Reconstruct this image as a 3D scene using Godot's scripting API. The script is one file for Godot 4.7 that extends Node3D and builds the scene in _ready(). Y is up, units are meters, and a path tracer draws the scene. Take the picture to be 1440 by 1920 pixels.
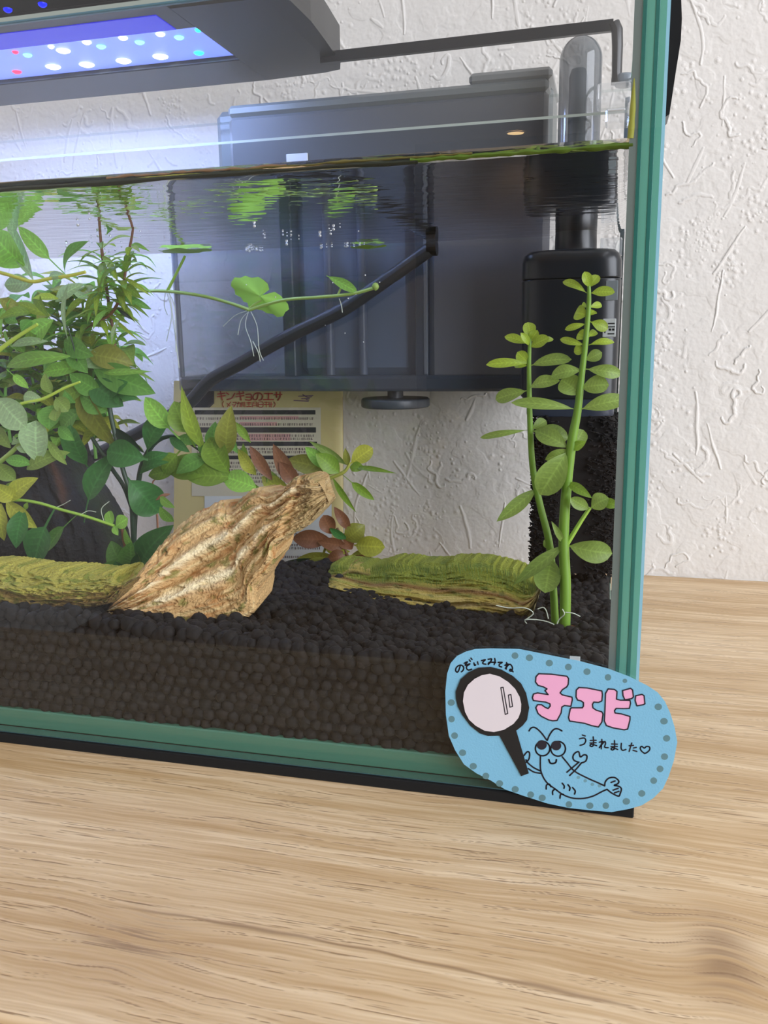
extends Node3D
# An aquarium on a wooden counter. Lengths are millimetres in this script and become metres when a mesh is built.
# x runs along the tank's front pane (0 = its right outer face), y is up (0 = counter top), z = 0 is the tank's front face.

const MM := 0.001
const CAM_AT := Vector3(-10.703, 130.288, 221.842)
const FOCAL := 1599.352
const Z_BACK := -200.0
const Z_WALL := -250.6
const WATER := 174.2

var cam_right: Vector3
var cam_up: Vector3
var cam_fwd: Vector3
var origin_of := {}
var noise := FastNoiseLite.new()
var rng := RandomNumberGenerator.new()
var mats := {}

# ---------------------------------------------------------------- measuring: from a pixel of the 1440x1920 frame to the place
func ray(px: float, py: float) -> Vector3:
	return cam_fwd * FOCAL + cam_right * (px - 720.0) - cam_up * (py - 960.0)

func at(px: float, py: float, z: float) -> Vector3:
	var d := ray(px, py)
	return CAM_AT + d * ((z - CAM_AT.z) / d.z)

func at_level(px: float, py: float, y: float) -> Vector3:
	var d := ray(px, py)
	return CAM_AT + d * ((y - CAM_AT.y) / d.y)

func per_px(p: Vector3) -> float:
	return (p - CAM_AT).dot(cam_fwd) / FOCAL

func bed(x: float, z: float) -> float:
	var t := clampf((-z - 5.0) / 195.0, 0.0, 1.0)
	var front := lerpf(38.6, 43.5, smoothstep(-70.0, -205.0, x)) + 2.0 * smoothstep(-60.0, 0.0, x)
	var y := lerpf(front, 8.5, pow(t, 0.94))
	y += 4.5 * exp(-pow((x + 150.0) / 26.0, 2.0) - pow((z + 165.0) / 40.0, 2.0))
	y += 4.0 * exp(-pow((x + 15.0) / 22.0, 2.0) - pow((z + 195.0) / 35.0, 2.0))
	return y + 1.0 * noise.get_noise_2d(x * 2.2, z * 2.2)

func on_bed(px: float, py: float) -> Vector3:
	var d := ray(px, py)
	var t := (-5.0 - CAM_AT.z) / d.z
	var p := CAM_AT + d * t
	for i in 400:
		p = CAM_AT + d * t
		if p.y <= bed(p.x, p.z) or p.z < Z_BACK:
			break
		t += 0.5 / absf(d.z)
	return p

# ---------------------------------------------------------------- meshes
class MB:
	var v := PackedVector3Array()
	var uv := PackedVector2Array()
	var col := PackedColorArray()
	var idx := PackedInt32Array()
	func add(p: Vector3, t := Vector2.ZERO, c := Color.WHITE) -> int:
		v.append(p)
		uv.append(t)
		col.append(c)
		return v.size() - 1
	func tri(a: int, b: int, c: int) -> void:
		idx.append(a)
		idx.append(b)
		idx.append(c)
	func quad(a: int, b: int, c: int, d: int) -> void:
		tri(a, b, c)
		tri(a, c, d)
	# a flat polygon with corners of its own, its front towards out
	func face(pts: Array, out: Vector3, c := Color.WHITE) -> void:
		var n: Vector3 = (pts[2] - pts[0]).cross(pts[1] - pts[0])
		var q := pts.duplicate()
		if n.dot(out) < 0.0:
			q.reverse()
		var first := v.size()
		for p in q:
			add(p, Vector2(p.x, p.z), c)
		for k in range(1, q.size() - 1):
			tri(first, first + k, first + k + 1)
	# a box with chamfered edges
	func box(lo: Vector3, hi: Vector3, ch := 0.0, c := Color.WHITE) -> void:
		var m := (lo + hi) * 0.5
		var h := (hi - lo) * 0.5
		var b := minf(ch, minf(h.x, minf(h.y, h.z)) * 0.9)
		for ax in 3:
			for s in [-1.0, 1.0]:
				var a1 := (ax + 1) % 3
				var a2 := (ax + 2) % 3
				var pts := []
				for k in [[-1, -1], [1, -1], [1, 1], [-1, 1]]:
					var p := m
					p[ax] += s * h[ax]
					p[a1] += k[0] * (h[a1] - b)
					p[a2] += k[1] * (h[a2] - b)
					pts.append(p)
				var o := Vector3.ZERO
				o[ax] = s
				face(pts, o, c)
		if b <= 0.0:
			return
		for ax in 3:
			var a1 := (ax + 1) % 3
			var a2 := (ax + 2) % 3
			for s1 in [-1.0, 1.0]:
				for s2 in [-1.0, 1.0]:
					var pts := []
					for k in [[-1, 0], [1, 0], [1, 1], [-1, 1]]:
						var p := m
						p[ax] += k[0] * (h[ax] - b)
						p[a1] += s1 * (h[a1] - (b if k[1] == 0 else 0.0))
						p[a2] += s2 * (h[a2] - (0.0 if k[1] == 0 else b))
						pts.append(p)
					var o := Vector3.ZERO
					o[a1] = s1
					o[a2] = s2
					face(pts, o, c)
		for sx in [-1.0, 1.0]:
			for sy in [-1.0, 1.0]:
				for sz in [-1.0, 1.0]:
					var s := Vector3(sx, sy, sz)
					var pts := []
					for ax in 3:
						var p := m + s * (h - Vector3.ONE * b)
						p[ax] += s[ax] * b
						pts.append(p)
					face(pts, s, c)
	# rows of points joined to a smooth sheet; loop closes each row
	func sheet(rows: Array, loop := false, flip := false, cols := []) -> void:
		var first := v.size()
		var w: int = rows[0].size()
		var full := w + (1 if loop else 0)
		for r in rows.size():
			for k in full:
				var c: Color = Color.WHITE if cols.is_empty() else cols[r][k % w]
				add(rows[r][k % w], Vector2(float(k) / (full - 1), float(r) / maxf(1.0, rows.size() - 1)), c)
		for r in rows.size() - 1:
			for k in full - 1:
				var a := first + r * full + k
				if flip:
					quad(a, a + full, a + full + 1, a + 1)
				else:
					quad(a, a + 1, a + full + 1, a + full)
	# a round bar along points, with a radius at each
	func tube(pts: Array, radii: Array, sides := 8, c := Color.WHITE, capped := true) -> void:
		var rows := []
		var cols := []
		var side := Vector3.ZERO
		for k in pts.size():
			var d: Vector3 = (pts[mini(k + 1, pts.size() - 1)] - pts[maxi(k - 1, 0)]).normalized()
			if k == 0:
				side = d.cross(Vector3.UP if absf(d.y) < 0.9 else Vector3.RIGHT).normalized()
			side = (side - d * side.dot(d)).normalized()
			var other := d.cross(side)
			var r: float = radii[k] if k < radii.size() else radii[-1]
			var row := []
			var cr := []
			for s in sides:
				var a := TAU * s / sides
				row.append(pts[k] + (side * cos(a) + other * sin(a)) * r)
				cr.append(c)
			rows.append(row)
			cols.append(cr)
		sheet(rows, true, true, cols)
		if capped:
			face(rows[0], pts[0] - pts[1], c)
			face(rows[-1], pts[-1] - pts[-2], c)
	# a turned shape: profile of (radius, height) round the y axis through at; squash flattens it in z
	func lathe(at: Vector3, profile: Array, sides := 32, squash := 1.0, c := Color.WHITE) -> void:
		var rows := []
		var cols := []
		for p in profile:
			var row := []
			var cr := []
			for s in sides:
				var a := TAU * s / sides
				row.append(at + Vector3(cos(a) * p.x, p.y, sin(a) * p.x * squash))
				cr.append(c)
			rows.append(row)
			cols.append(cr)
		sheet(rows, true, false, cols)
	# a prism: outline (any simple polygon) mapped by place(point, height) between two heights
	func prism(outline: PackedVector2Array, place: Callable, h0: float, h1: float, out: Vector3, c := Color.WHITE) -> void:
		var t := Geometry2D.triangulate_polygon(outline)
		for k in range(0, t.size(), 3):
			var top := []
			var low := []
			for j in 3:
				top.append(place.call(outline[t[k + j]], h1))
				low.append(place.call(outline[t[k + j]], h0))
			face(top, out, c)
			face(low, -out, c)
		var mid := Vector3.ZERO
		var turn := 1.0 if Geometry2D.is_polygon_clockwise(outline) else -1.0
		for k in outline.size():
			var a := outline[k]
			var b := outline[(k + 1) % outline.size()]
			var e := (b - a)
			var o2 := Vector2(-e.y, e.x) * turn
			var q := [place.call(a, h0), place.call(b, h0), place.call(b, h1), place.call(a, h1)]
			mid = (q[0] + q[1]) * 0.5
			face(q, place.call((a + b) * 0.5 + o2.normalized() * 0.5, h0) - mid, c)
	func mesh(origin: Vector3, mat: Material, into: ArrayMesh = null) -> ArrayMesh:
		var n := PackedVector3Array()
		n.resize(v.size())
		var p := PackedVector3Array()
		p.resize(v.size())
		for k in range(0, idx.size(), 3):
			var a := v[idx[k]]
			var f := (v[idx[k + 2]] - a).cross(v[idx[k + 1]] - a)
			n[idx[k]] += f
			n[idx[k + 1]] += f
			n[idx[k + 2]] += f
		for k in v.size():
			n[k] = n[k].normalized() if n[k].length_squared() > 1e-20 else Vector3.UP
			p[k] = (v[k] - origin) * 0.001
		var arr := []
		arr.resize(Mesh.ARRAY_MAX)
		arr[Mesh.ARRAY_VERTEX] = p
		arr[Mesh.ARRAY_NORMAL] = n
		arr[Mesh.ARRAY_TEX_UV] = uv
		arr[Mesh.ARRAY_COLOR] = col
		arr[Mesh.ARRAY_INDEX] = idx
		var m := into if into else ArrayMesh.new()
		m.add_surface_from_arrays(Mesh.PRIMITIVE_TRIANGLES, arr)
		m.surface_set_material(m.get_surface_count() - 1, mat)
		return m

# ---------------------------------------------------------------- objects
func thing(called: String, label: String, category: String, base: Vector3, group := "") -> Node3D:
	var o := Node3D.new()
	o.name = called
	add_child(o, true)
	o.position = base * MM
	origin_of[o] = base
	o.set_meta("label", label)
	o.set_meta("category", category)
	if group:
		o.set_meta("group", group)
	return o

func part(called: String, mb: MB, mat: Material, parent: Node, label := "") -> MeshInstance3D:
	return part2(called, [mb, mat], parent, label)

func part2(called: String, pairs: Array, parent: Node, label := "") -> MeshInstance3D:
	var o := MeshInstance3D.new()
	o.name = called
	var org: Vector3 = origin_of.get(parent, Vector3.ZERO)
	var m := ArrayMesh.new()
	for k in range(0, pairs.size(), 2):
		if pairs[k].v.size():
			pairs[k].mesh(org, pairs[k + 1], m)
	o.mesh = m
	parent.add_child(o, true)
	origin_of[o] = org
	if label:
		o.set_meta("label", label)
	return o

func struct(called: String, mb: MB, mat: Material) -> MeshInstance3D:
	var o := part(called, mb, mat, self)
	o.set_meta("kind", "structure")
	return o

func mat(called: String, c: Color, rough := 0.6, metal := 0.0, spec := 0.5) -> StandardMaterial3D:
	var m := StandardMaterial3D.new()
	m.resource_name = called
	m.albedo_color = c
	m.roughness = rough
	m.metallic = metal
	m.metallic_specular = spec
	m.cull_mode = BaseMaterial3D.CULL_DISABLED
	mats[called] = m
	return m

func pane(called: String, c: Color, alpha: float, rough := 0.0) -> StandardMaterial3D:
	var m := mat(called, Color(c, alpha), rough)
	m.transparency = BaseMaterial3D.TRANSPARENCY_ALPHA
	return m

func rgb(r: float, g: float, b: float) -> Color:
	return Color(r / 255.0, g / 255.0, b / 255.0)

func lin(r: float, g: float, b: float) -> Color:
	return rgb(r, g, b).srgb_to_linear()

func curve(pts: Array, n: int) -> Array:       # a smooth line through points
	var out := []
	for k in n:
		var t := float(k) / (n - 1) * (pts.size() - 1)
		var i := mini(int(t), pts.size() - 2)
		var a = pts[maxi(i - 1, 0)]
		var d = pts[mini(i + 2, pts.size() - 1)]
		out.append(pts[i].cubic_interpolate(pts[i + 1], a, d, t - i))
	return out

# ---------------------------------------------------------------- computed textures
func tex(img: Image) -> ImageTexture:
	return ImageTexture.create_from_image(img)

func wall_relief() -> ImageTexture:
	var n := 1400                                  # 420 mm of embossed wallpaper
	var h := PackedFloat32Array()
	h.resize(n * n)
	var f := FastNoiseLite.new()
	f.seed = 3
	f.frequency = 0.012
	f.fractal_octaves = 3
	var g := FastNoiseLite.new()
	g.seed = 9
	g.frequency = 0.09
	g.fractal_octaves = 3
	for y in n:
		for x in n:
			var a := f.get_noise_2d(x, y)
			h[y * n + x] = 0.26 * smoothstep(-0.06, 0.08, a) + 0.12 * smoothstep(0.12, 0.24, a) + 0.16 * g.get_noise_2d(x, y)
	var r := RandomNumberGenerator.new()
	r.seed = 21
	for s in 620:                                  # raised worm-like strokes
		var p := Vector2(r.randf() * n, r.randf() * n)
		var dir := r.randf_range(0.6, 2.2) if r.randf() < 0.75 else r.randf() * TAU
		var steps := int(r.randf_range(10, 75))
		var straight := r.randf() < 0.35
		var wide := r.randf_range(1.5, 3.1)
		var tall := r.randf_range(0.25, 0.85)
		for k in steps:
			dir += r.randf_range(-0.05, 0.05) if straight else r.randf_range(-0.55, 0.55)
			p += Vector2.from_angle(dir) * 1.5
			var w := wide * (0.6 + 0.4 * sin(PI * k / steps)) * r.randf_range(0.9, 1.1)
			stamp(h, n, p, w, tall)
	for s in 150:                                   # pebbled patches
		var c := Vector2(r.randf() * n, r.randf() * n)
		var spread := r.randf_range(14, 40)
		for k in 38:
			stamp(h, n, c + Vector2(r.randfn() * spread, r.randfn() * spread * 1.3), r.randf_range(1.4, 3.0), r.randf_range(0.25, 0.6))
	return tex(Image.create_from_data(n, n, false, Image.FORMAT_RF, h.to_byte_array()))

func stamp(h: PackedFloat32Array, n: int, p: Vector2, w: float, tall: float) -> void:
	var reach := int(ceil(w * 2.0))
	for dy in range(-reach, reach + 1):
		for dx in range(-reach, reach + 1):
			var x := int(p.x) + dx
			var y := int(p.y) + dy
			var d := Vector2(x, y).distance_squared_to(p) / (w * w)
			if d < 4.0:
				var i := posmod(y, n) * n + posmod(x, n)
				h[i] = maxf(h[i], tall * exp(-d * d * 0.6) + 0.15)

func knot(x: float, z: float, kx: float, kz: float, a: float, b: float) -> float:
	return exp(-pow((x - kx) / a, 2.0) - pow((z - kz) / b, 2.0))

func wood_grain() -> Array:                        # colour and relief of the table top, 450 mm along by 370 mm across
	var w := 1250
	var d := 1650
	var px := PackedByteArray()
	px.resize(w * d * 3)
	var hb := PackedFloat32Array()
	hb.resize(w * d)
	var f := FastNoiseLite.new()
	f.frequency = 1.0
	f.seed = 5
	f.fractal_type = FastNoiseLite.FRACTAL_NONE
	for j in d:
		var z := -262.0 + 370.0 * j / d
		for i in w:
			var x := -375.0 + 450.0 * i / w
			var k1 := knot(x, z, -107.0, 76.0, 17.0, 11.0)
			var k2 := knot(x, z, 17.0, 50.0, 9.0, 20.0)
			var q := z + 2.6 * f.get_noise_2d(x * 0.008, z * 0.02) + 4.5 * k1 * (1.0 if z > 76.0 else -1.0) * (1.0 - exp(-absf(z - 76.0) / 5.0)) + 3.5 * k2
			q += 0.35 * f.get_noise_2d(x * 0.06, z * 0.15)
			var broad := f.get_noise_2d(x * 0.004 + 40.0, q * 0.06)
			var mid := f.get_noise_2d(x * 0.011 + 90.0, q * 0.33)
			var fine := f.get_noise_2d(x * 0.03, q * 1.15)
			var pore := f.get_noise_2d(x * 0.035 + 7.0, q * 2.3)
			var t := 0.5 + 0.34 * broad + 0.32 * mid + 0.24 * fine
			var dark := smoothstep(0.40, 0.75, pore) * smoothstep(-0.25, 0.35, mid - 0.2 * fine) 
			dark = maxf(dark, 0.9 * k1 * k1 * smoothstep(-0.3, 0.5, fine + mid))
			dark = maxf(dark, 0.75 * k2 * k2 * smoothstep(-0.2, 0.6, mid + 0.4))
			var line := absf(z - 67.3 - 1.3 * sin(x * 0.033 + 0.6) - 0.03 * (x + 60.0) - 0.5 * f.get_noise_2d(x * 0.05, 3.0))
			dark = maxf(dark, 0.8 * exp(-pow(line / (0.35 + 0.45 * absf(f.get_noise_2d(x * 0.03, 8.0))), 2.0)) * smoothstep(-128.0, -100.0, x) * smoothstep(6.0, -8.0, x))
			t = clampf(t, 0.0, 1.0)
			var r := lerpf(192.0, 236.0, t)
			var g := lerpf(157.0, 211.0, t)
			var b := lerpf(112.0, 175.0, t)
			var s := clampf(dark, 0.0, 1.0) * 0.62
			var o := (j * w + i) * 3
			px[o] = int(lerpf(r, 112.0, s))
			px[o + 1] = int(lerpf(g, 80.0, s))
			px[o + 2] = int(lerpf(b, 52.0, s))
			hb[j * w + i] = 1.0 - dark + 0.25 * fine
	return [tex(Image.create_from_data(w, d, false, Image.FORMAT_RGB8, px)), tex(Image.create_from_data(w, d, false, Image.FORMAT_RF, hb.to_byte_array()))]

func speckle(s: int, freq: float, octaves: int, n := 256, ridged := false) -> ImageTexture:
	var f := FastNoiseLite.new()
	f.seed = s
	f.frequency = freq
	f.fractal_octaves = octaves
	if ridged:
		f.fractal_type = FastNoiseLite.FRACTAL_RIDGED
	return tex(f.get_seamless_image(n, n))

func bumpy(m: StandardMaterial3D, t: Texture2D, per_m: float, cm: float) -> void:
	m.heightmap_enabled = true
	m.heightmap_texture = t
	m.heightmap_scale = cm
	m.uv1_triplanar = true
	m.uv1_world_triplanar = true
	m.uv1_scale = Vector3.ONE * per_m

# ---------------------------------------------------------------- the scene
func _ready() -> void:
	noise.seed = 7
	noise.frequency = 0.02
	rng.seed = 11
	aim()
	light_up()
	materials()
	room()
	counter()
	window()
	downlights()
	tank()
	contents()

func aim() -> void:
	var yaw := 0.257
	var pit := 0.203
	var rol := -0.016
	var r := Vector3(cos(yaw), 0, -sin(yaw))
	cam_fwd = Vector3(-sin(yaw) * cos(pit), -sin(pit), -cos(yaw) * cos(pit))
	var u := r.cross(cam_fwd)
	cam_right = r * cos(rol) + u * sin(rol)
	cam_up = u * cos(rol) - r * sin(rol)
	var c := Camera3D.new()
	c.name = "camera"
	c.fov = rad_to_deg(2.0 * atan(960.0 / FOCAL))
	c.near = 0.01
	c.far = 60.0
	c.transform = Transform3D(Basis(cam_right, cam_up, -cam_fwd), CAM_AT * MM)
	add_child(c)
	c.current = true

func light_up() -> void:
	var we := WorldEnvironment.new()
	we.name = "surroundings"
	var e := Environment.new()
	e.background_mode = Environment.BG_COLOR
	e.background_color = rgb(214, 226, 240)
	e.background_energy_multiplier = 1.6
	e.tonemap_mode = Environment.TONE_MAPPER_LINEAR
	e.tonemap_exposure = 0.5
	e.sdfgi_enabled = true
	e.ssao_enabled = true
	e.ssil_enabled = true
	we.environment = e
	add_child(we)
	daylight("window_daylight", Vector3(1585, 560, 1000), Vector3(-1, -0.0, 0), Vector2(1.9, 1.3), 12.0, rgb(242, 246, 255))

func daylight(called: String, where: Vector3, towards: Vector3, size: Vector2, energy: float, c: Color) -> void:
	var l := AreaLight3D.new()
	l.name = called
	l.area_size = size
	l.light_energy = energy
	l.light_color = c
	l.area_range = 20.0
	l.shadow_enabled = true
	add_child(l)
	l.transform = Transform3D(Basis.looking_at(towards, Vector3.UP), where * MM)

func materials() -> void:
	pane("glass", Color.WHITE, 0.0, 0.0)
	mat("glass_edge", rgb(118, 192, 172), 0.12)
	mat("glass_edge_bright", rgb(108, 152, 166), 0.1)
	mat("glass_edge_dark", rgb(58, 128, 118), 0.2)
	mat("bottom_edge", rgb(74, 128, 108), 0.15)
	pane("edge_clear", rgb(120, 205, 185), 0.28, 0.1)
	mat("silicone", rgb(128, 142, 138), 0.3)
	mat("felt", rgb(14, 14, 15), 0.95)
	mat("black_plastic", rgb(20, 22, 25), 0.32)
	var w := mat("water", Color(1, 1, 1, 0.0), 0.0)
	w.refraction_enabled = true
	w.refraction_scale = 0.033

func room() -> void:
	var wall := mat("plaster", rgb(232, 229, 224), 0.75)
	bumpy(wall, wall_relief(), 1.0 / 0.42, 0.05)
	var b := MB.new()
	b.box(Vector3(-1700, -750, Z_WALL - 120), Vector3(1700, 1650, Z_WALL))
	struct("wall_back", b, wall)
	b = MB.new()
	b.box(Vector3(-1700, -750, Z_WALL), Vector3(-1600, 1650, 7000))
	struct("wall_left", b, wall)
	b = MB.new()   # the right wall stands round a window opening
	b.box(Vector3(1600, -750, Z_WALL), Vector3(1700, -90, 7000))
	b.box(Vector3(1600, 1210, Z_WALL), Vector3(1700, 1650, 7000))
	b.box(Vector3(1600, -90, Z_WALL), Vector3(1700, 1210, 50))
	b.box(Vector3(1600, -90, 1950), Vector3(1700, 1210, 7000))
	struct("wall_right", b, wall)
	b = MB.new()
	b.box(Vector3(-1700, -750, 7000), Vector3(1700, 1650, 7100))
	struct("wall_front", b, mat("front_wall_paint", rgb(112, 106, 100), 0.8))
	b = MB.new()
	b.box(Vector3(-1700, -850, Z_WALL - 120), Vector3(1700, -750, 7100))
	struct("floor", b, mat("floor_boards", rgb(150, 120, 90), 0.5))
	b = MB.new()
	b.box(Vector3(-1700, 1650, Z_WALL - 120), Vector3(1700, 1750, 7100))
	struct("ceiling", b, mat("ceiling_paint", rgb(236, 234, 230), 0.8))

func counter() -> void:
	var t := thing("table", "pale oak-grain table top running under the aquarium", "table", Vector3(-100, -750, -70))
	var b := MB.new()
	b.box(Vector3(-900, -30, Z_WALL + 0.2), Vector3(700, 0, 101.5), 1.2)
	var wood := mat("wood", Color.WHITE, 0.42)
	var grain := wood_grain()
	wood.albedo_texture = grain[0]
	wood.heightmap_enabled = true
	wood.heightmap_texture = grain[1]
	wood.heightmap_scale = 0.008
	wood.uv1_scale = Vector3(1.0 / 450.0, 1.0 / 370.0, 1)
	wood.uv1_offset = Vector3(375.0 / 450.0, 262.0 / 370.0, 0)
	part("tabletop", b, wood, t)
	for x in [-860.0, 660.0]:
		for z in [-215.0, 60.0]:
			b = MB.new()
			b.box(Vector3(x - 20, -750, z - 20), Vector3(x + 20, -30, z + 20), 2)
			part("leg", b, mats["wood"], t)


func window() -> void:
	var white := mat("window_frame_white", rgb(226, 226, 224), 0.4)
	var b := MB.new()
	for y in [-90.0, 1180.0]:
		b.box(Vector3(1640, y, 50), Vector3(1680, y + 30, 1950), 2)
	for z in [50.0, 985.0, 1920.0]:
		b.box(Vector3(1640, -90, z), Vector3(1680, 1210, z + 30), 2)
	struct("window_1", b, white)

func downlights() -> void:
	var shade := mat("downlight_trim", rgb(230, 228, 222), 0.4)
	var lit := mat("downlight_lens", rgb(255, 226, 180), 0.4)
	lit.emission_enabled = true
	lit.emission = rgb(255, 214, 150)
	lit.emission_energy_multiplier = 36.0
	var d := ray(967, 249)
	var hit := CAM_AT + Vector3(d.x, d.y, -d.z) * ((1646.0 - CAM_AT.y) / d.y) - Vector3(0, 0, 2.0 * CAM_AT.z)
	var spots := [["round warm ceiling downlight seen as a small glow in the aquarium glass", hit]]
	for s in spots:
		var t := thing("ceiling_light", s[0], "light", s[1])
		var b := MB.new()
		b.lathe(s[1], [Vector2(70, 0), Vector2(70, -6), Vector2(66, -6), Vector2(64, 2)], 32)
		part("trim_ring", b, shade, t)
		b = MB.new()
		b.lathe(s[1], [Vector2(0.1, -2), Vector2(64, -2)], 32)
		part("lens", b, lit, t)
		var l := SpotLight3D.new()
		l.name = "downlight_beam"
		l.light_energy = 1.6
		l.light_color = rgb(255, 214, 160)
		l.light_size = 0.04
		l.spot_angle = 60.0
		l.spot_range = 9.0
		l.shadow_enabled = true
		add_child(l, true)
		l.transform = Transform3D(Basis.looking_at(Vector3.DOWN, Vector3.BACK), (s[1] + Vector3(0, -60, 0)) * MM)

func tank() -> void:
	var glass: Material = mats.glass
	var edge: Material = mats.glass_edge
	var bright: Material = mats.glass_edge_bright
	# the felt mat
	var t := thing("felt_mat", "thin black felt mat lying under the glass aquarium", "mat", Vector3(-200, 0, -102))
	var b := MB.new()
	b.box(Vector3(-401, 0.0, -206), Vector3(0.3, 3.3, 0.3), 0.3)
	part("mat_sheet", b, mats.felt, t)

	t = thing("aquarium", "frameless glass aquarium with green tinted edges holding water and plants", "aquarium", Vector3(-200, 3.3, -102))
	var top := 236.0
	var lo := 3.4
	# front pane: outer face, rounded-off right and lower edges, upper and left edges
	b = MB.new()
	b.face([Vector3(-400, lo + 0.7, 0), Vector3(-0.8, lo + 0.7, 0), Vector3(-0.8, top, 0), Vector3(-400, top, 0)], Vector3.BACK)
	var e := MB.new()
	e.face([Vector3(0, lo, -0.8), Vector3(0, lo, -5), Vector3(0, top, -5), Vector3(0, top, -0.8)], Vector3.RIGHT)
	e.face([Vector3(-400, lo, -5), Vector3(0, lo, -5), Vector3(0, lo, -0.7), Vector3(-400, lo, -0.7)], Vector3.DOWN)
	e.face([Vector3(-400, top, -5), Vector3(0, top, -5), Vector3(0, top, 0), Vector3(-400, top, 0)], Vector3.UP)
	var c := MB.new()
	c.face([Vector3(-0.8, lo, 0), Vector3(0, lo, -0.8), Vector3(0, top, -0.8), Vector3(-0.8, top, 0)], Vector3(1, 0, 1))
	c.face([Vector3(-400, lo + 0.7, 0), Vector3(-0.8, lo + 0.7, 0), Vector3(-0.8, lo, -0.7), Vector3(-400, lo, -0.7)], Vector3(0, -1, 1))
	part2("front_pane", [b, glass, e, mats.edge_clear, c, bright], t)
	# side panes, their front ends seen green through the front pane
	for s in [0.0, 1.0]:
		var x0 := -400.0 if s == 0.0 else -6.0
		var xo := -400.0 if s == 0.0 else 0.0
		b = MB.new()
		b.face([Vector3(xo, lo, -204), Vector3(xo, lo, -5), Vector3(xo, top, -5), Vector3(xo, top, -204)], Vector3(xo + 200.0, 0, 0))
		e = MB.new()
		e.face([Vector3(x0, lo, -5.02), Vector3(x0 + 6, lo, -5.02), Vector3(x0 + 6, top, -5.02), Vector3(x0, top, -5.02)], Vector3.BACK)
		e.face([Vector3(x0, top, -204), Vector3(x0 + 6, top, -204), Vector3(x0 + 6, top, -5), Vector3(x0, top, -5)], Vector3.UP)
		c = MB.new()
		c.box(Vector3(x0 + 2.9, 13, -5.3), Vector3(x0 + 3.9, 218, -4.85), 0.1)
		c.box(Vector3(x0 + 0.05, 12, -5.3), Vector3(x0 + 1.0, top - 2, -4.9), 0.1)
		c.box(Vector3(x0 + 1, 12.4, -5.2), Vector3(x0 + 4.4, 13.2, -4.9), 0.1)
		c.box(Vector3(x0 + 0.6, 218, -5.2), Vector3(x0 + 4.4, 219, -4.9), 0.1)
		part2("side_pane", [b, glass, e, edge, c, mats.glass_edge_dark], t)
	b = MB.new()
	b.face([Vector3(-394, lo, -204), Vector3(-6, lo, -204), Vector3(-6, top, -204), Vector3(-394, top, -204)], Vector3.FORWARD)
	e = MB.new()
	e.face([Vector3(-394, top, -204), Vector3(-6, top, -204), Vector3(-6, top, -199), Vector3(-394, top, -199)], Vector3.UP)
	part2("back_pane", [b, glass, e, mats.edge_clear], t)
	b = MB.new()
	b.box(Vector3(-394, lo, -199), Vector3(-6, 9.7, -5.05), 0.4)
	part("bottom_pane", b, mats.bottom_edge, t)
	# silicone in the corners
	for x in [-394.0, -6.0]:
		for z in [-5.1, -199.0]:
			b = MB.new()
			var sx := 1.0 if x < -100.0 else -1.0
			var sz := -1.0 if z > -100.0 else 1.0
			b.face([Vector3(x + sx * 1.9, 9, z), Vector3(x, 9, z + sz * 1.9), Vector3(x, top - 4, z + sz * 1.9), Vector3(x + sx * 1.9, top - 4, z)], Vector3(sx, 0, sz))
			b.face([Vector3(x + sx * 1.9, 9, z), Vector3(x, 9, z), Vector3(x, top - 4, z), Vector3(x + sx * 1.9, top - 4, z)], Vector3(0, 0, -sz))
			b.face([Vector3(x, 9, z + sz * 1.9), Vector3(x, 9, z), Vector3(x, top - 4, z), Vector3(x, top - 4, z + sz * 1.9)], Vector3(-sx, 0, 0))
			part("silicone_seam", b, mats.silicone, t)
	# algae and scum along the water line
	var green := mat("algae_green", rgb(84, 112, 22), 0.7)
	var olive := mat("scum_olive", rgb(108, 100, 44), 0.7)
	var tan_ := mat("scum_brown", rgb(142, 110, 74), 0.7)
	for run in [[-394.0, -60.0, 0.85, mat("scum_dark", rgb(34, 40, 24), 0.7), -0.3], [-150.0, -96.0, 0.36, tan_, 0.9], [-112.0, -46.0, 0.42, olive, 0.7], [-62.0, -7.0, 0.75, green, 0.0]]:
		b = MB.new()
		var pts := []
		var rad := []
		for k in 40:
			var x := lerpf(run[0], run[1], k / 39.0)
			pts.append(Vector3(x, WATER + 0.3 + run[4] + 0.35 * noise.get_noise_2d(x * 6.0, 3.0), -5.7))
			rad.append(run[2] * (0.75 + 1.0 * noise.get_noise_2d(x * 9.0, 50.0)))
		b.tube(pts, rad, 6)
		part("water_line_scum", b, run[3], t)
	b = MB.new()
	b.tube(curve([Vector3(-7.6, 176, -5.6), Vector3(-7.4, 182, -5.5), Vector3(-7.3, 190, -5.4)], 12), [0.9, 0.9, 0.9, 0.9, 0.8, 0.8, 0.8, 0.7, 0.6, 0.5, 0.4, 0.2], 6)
	part("algae_film", b, mat("algae_yellow", rgb(170, 172, 70), 0.7), t)

	# water: the surface, rising a little where it meets the glass
	t = thing("water", "clear still water whose rippled surface mirrors the plants inside the aquarium", "water", Vector3(-150, WATER, -102))
	b = MB.new()
	var rows := []
	for j in 161:
		var row := []
		var z := lerpf(-5.05, -199.9, j / 160.0)
		for i in 281:
			var x := lerpf(-393.9, -6.1, i / 280.0)
			var y := WATER + 0.10 * noise.get_noise_2d(x * 1.6, z * 5.0) + 0.05 * noise.get_noise_2d(x * 5.0 + 90.0, z * 14.0)
			var near := minf(minf(-5.0 - z, z + 200.0), minf(x + 394.0, -6.0 - x))
			y += 2.0 * exp(-near / 1.3)
			row.append(Vector3(x, y, z))
		rows.append(row)
	b.sheet(rows, false, true)
	var s := part("water_surface", b, mats.water, t)
	s.set_meta("kind", "stuff")

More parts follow.
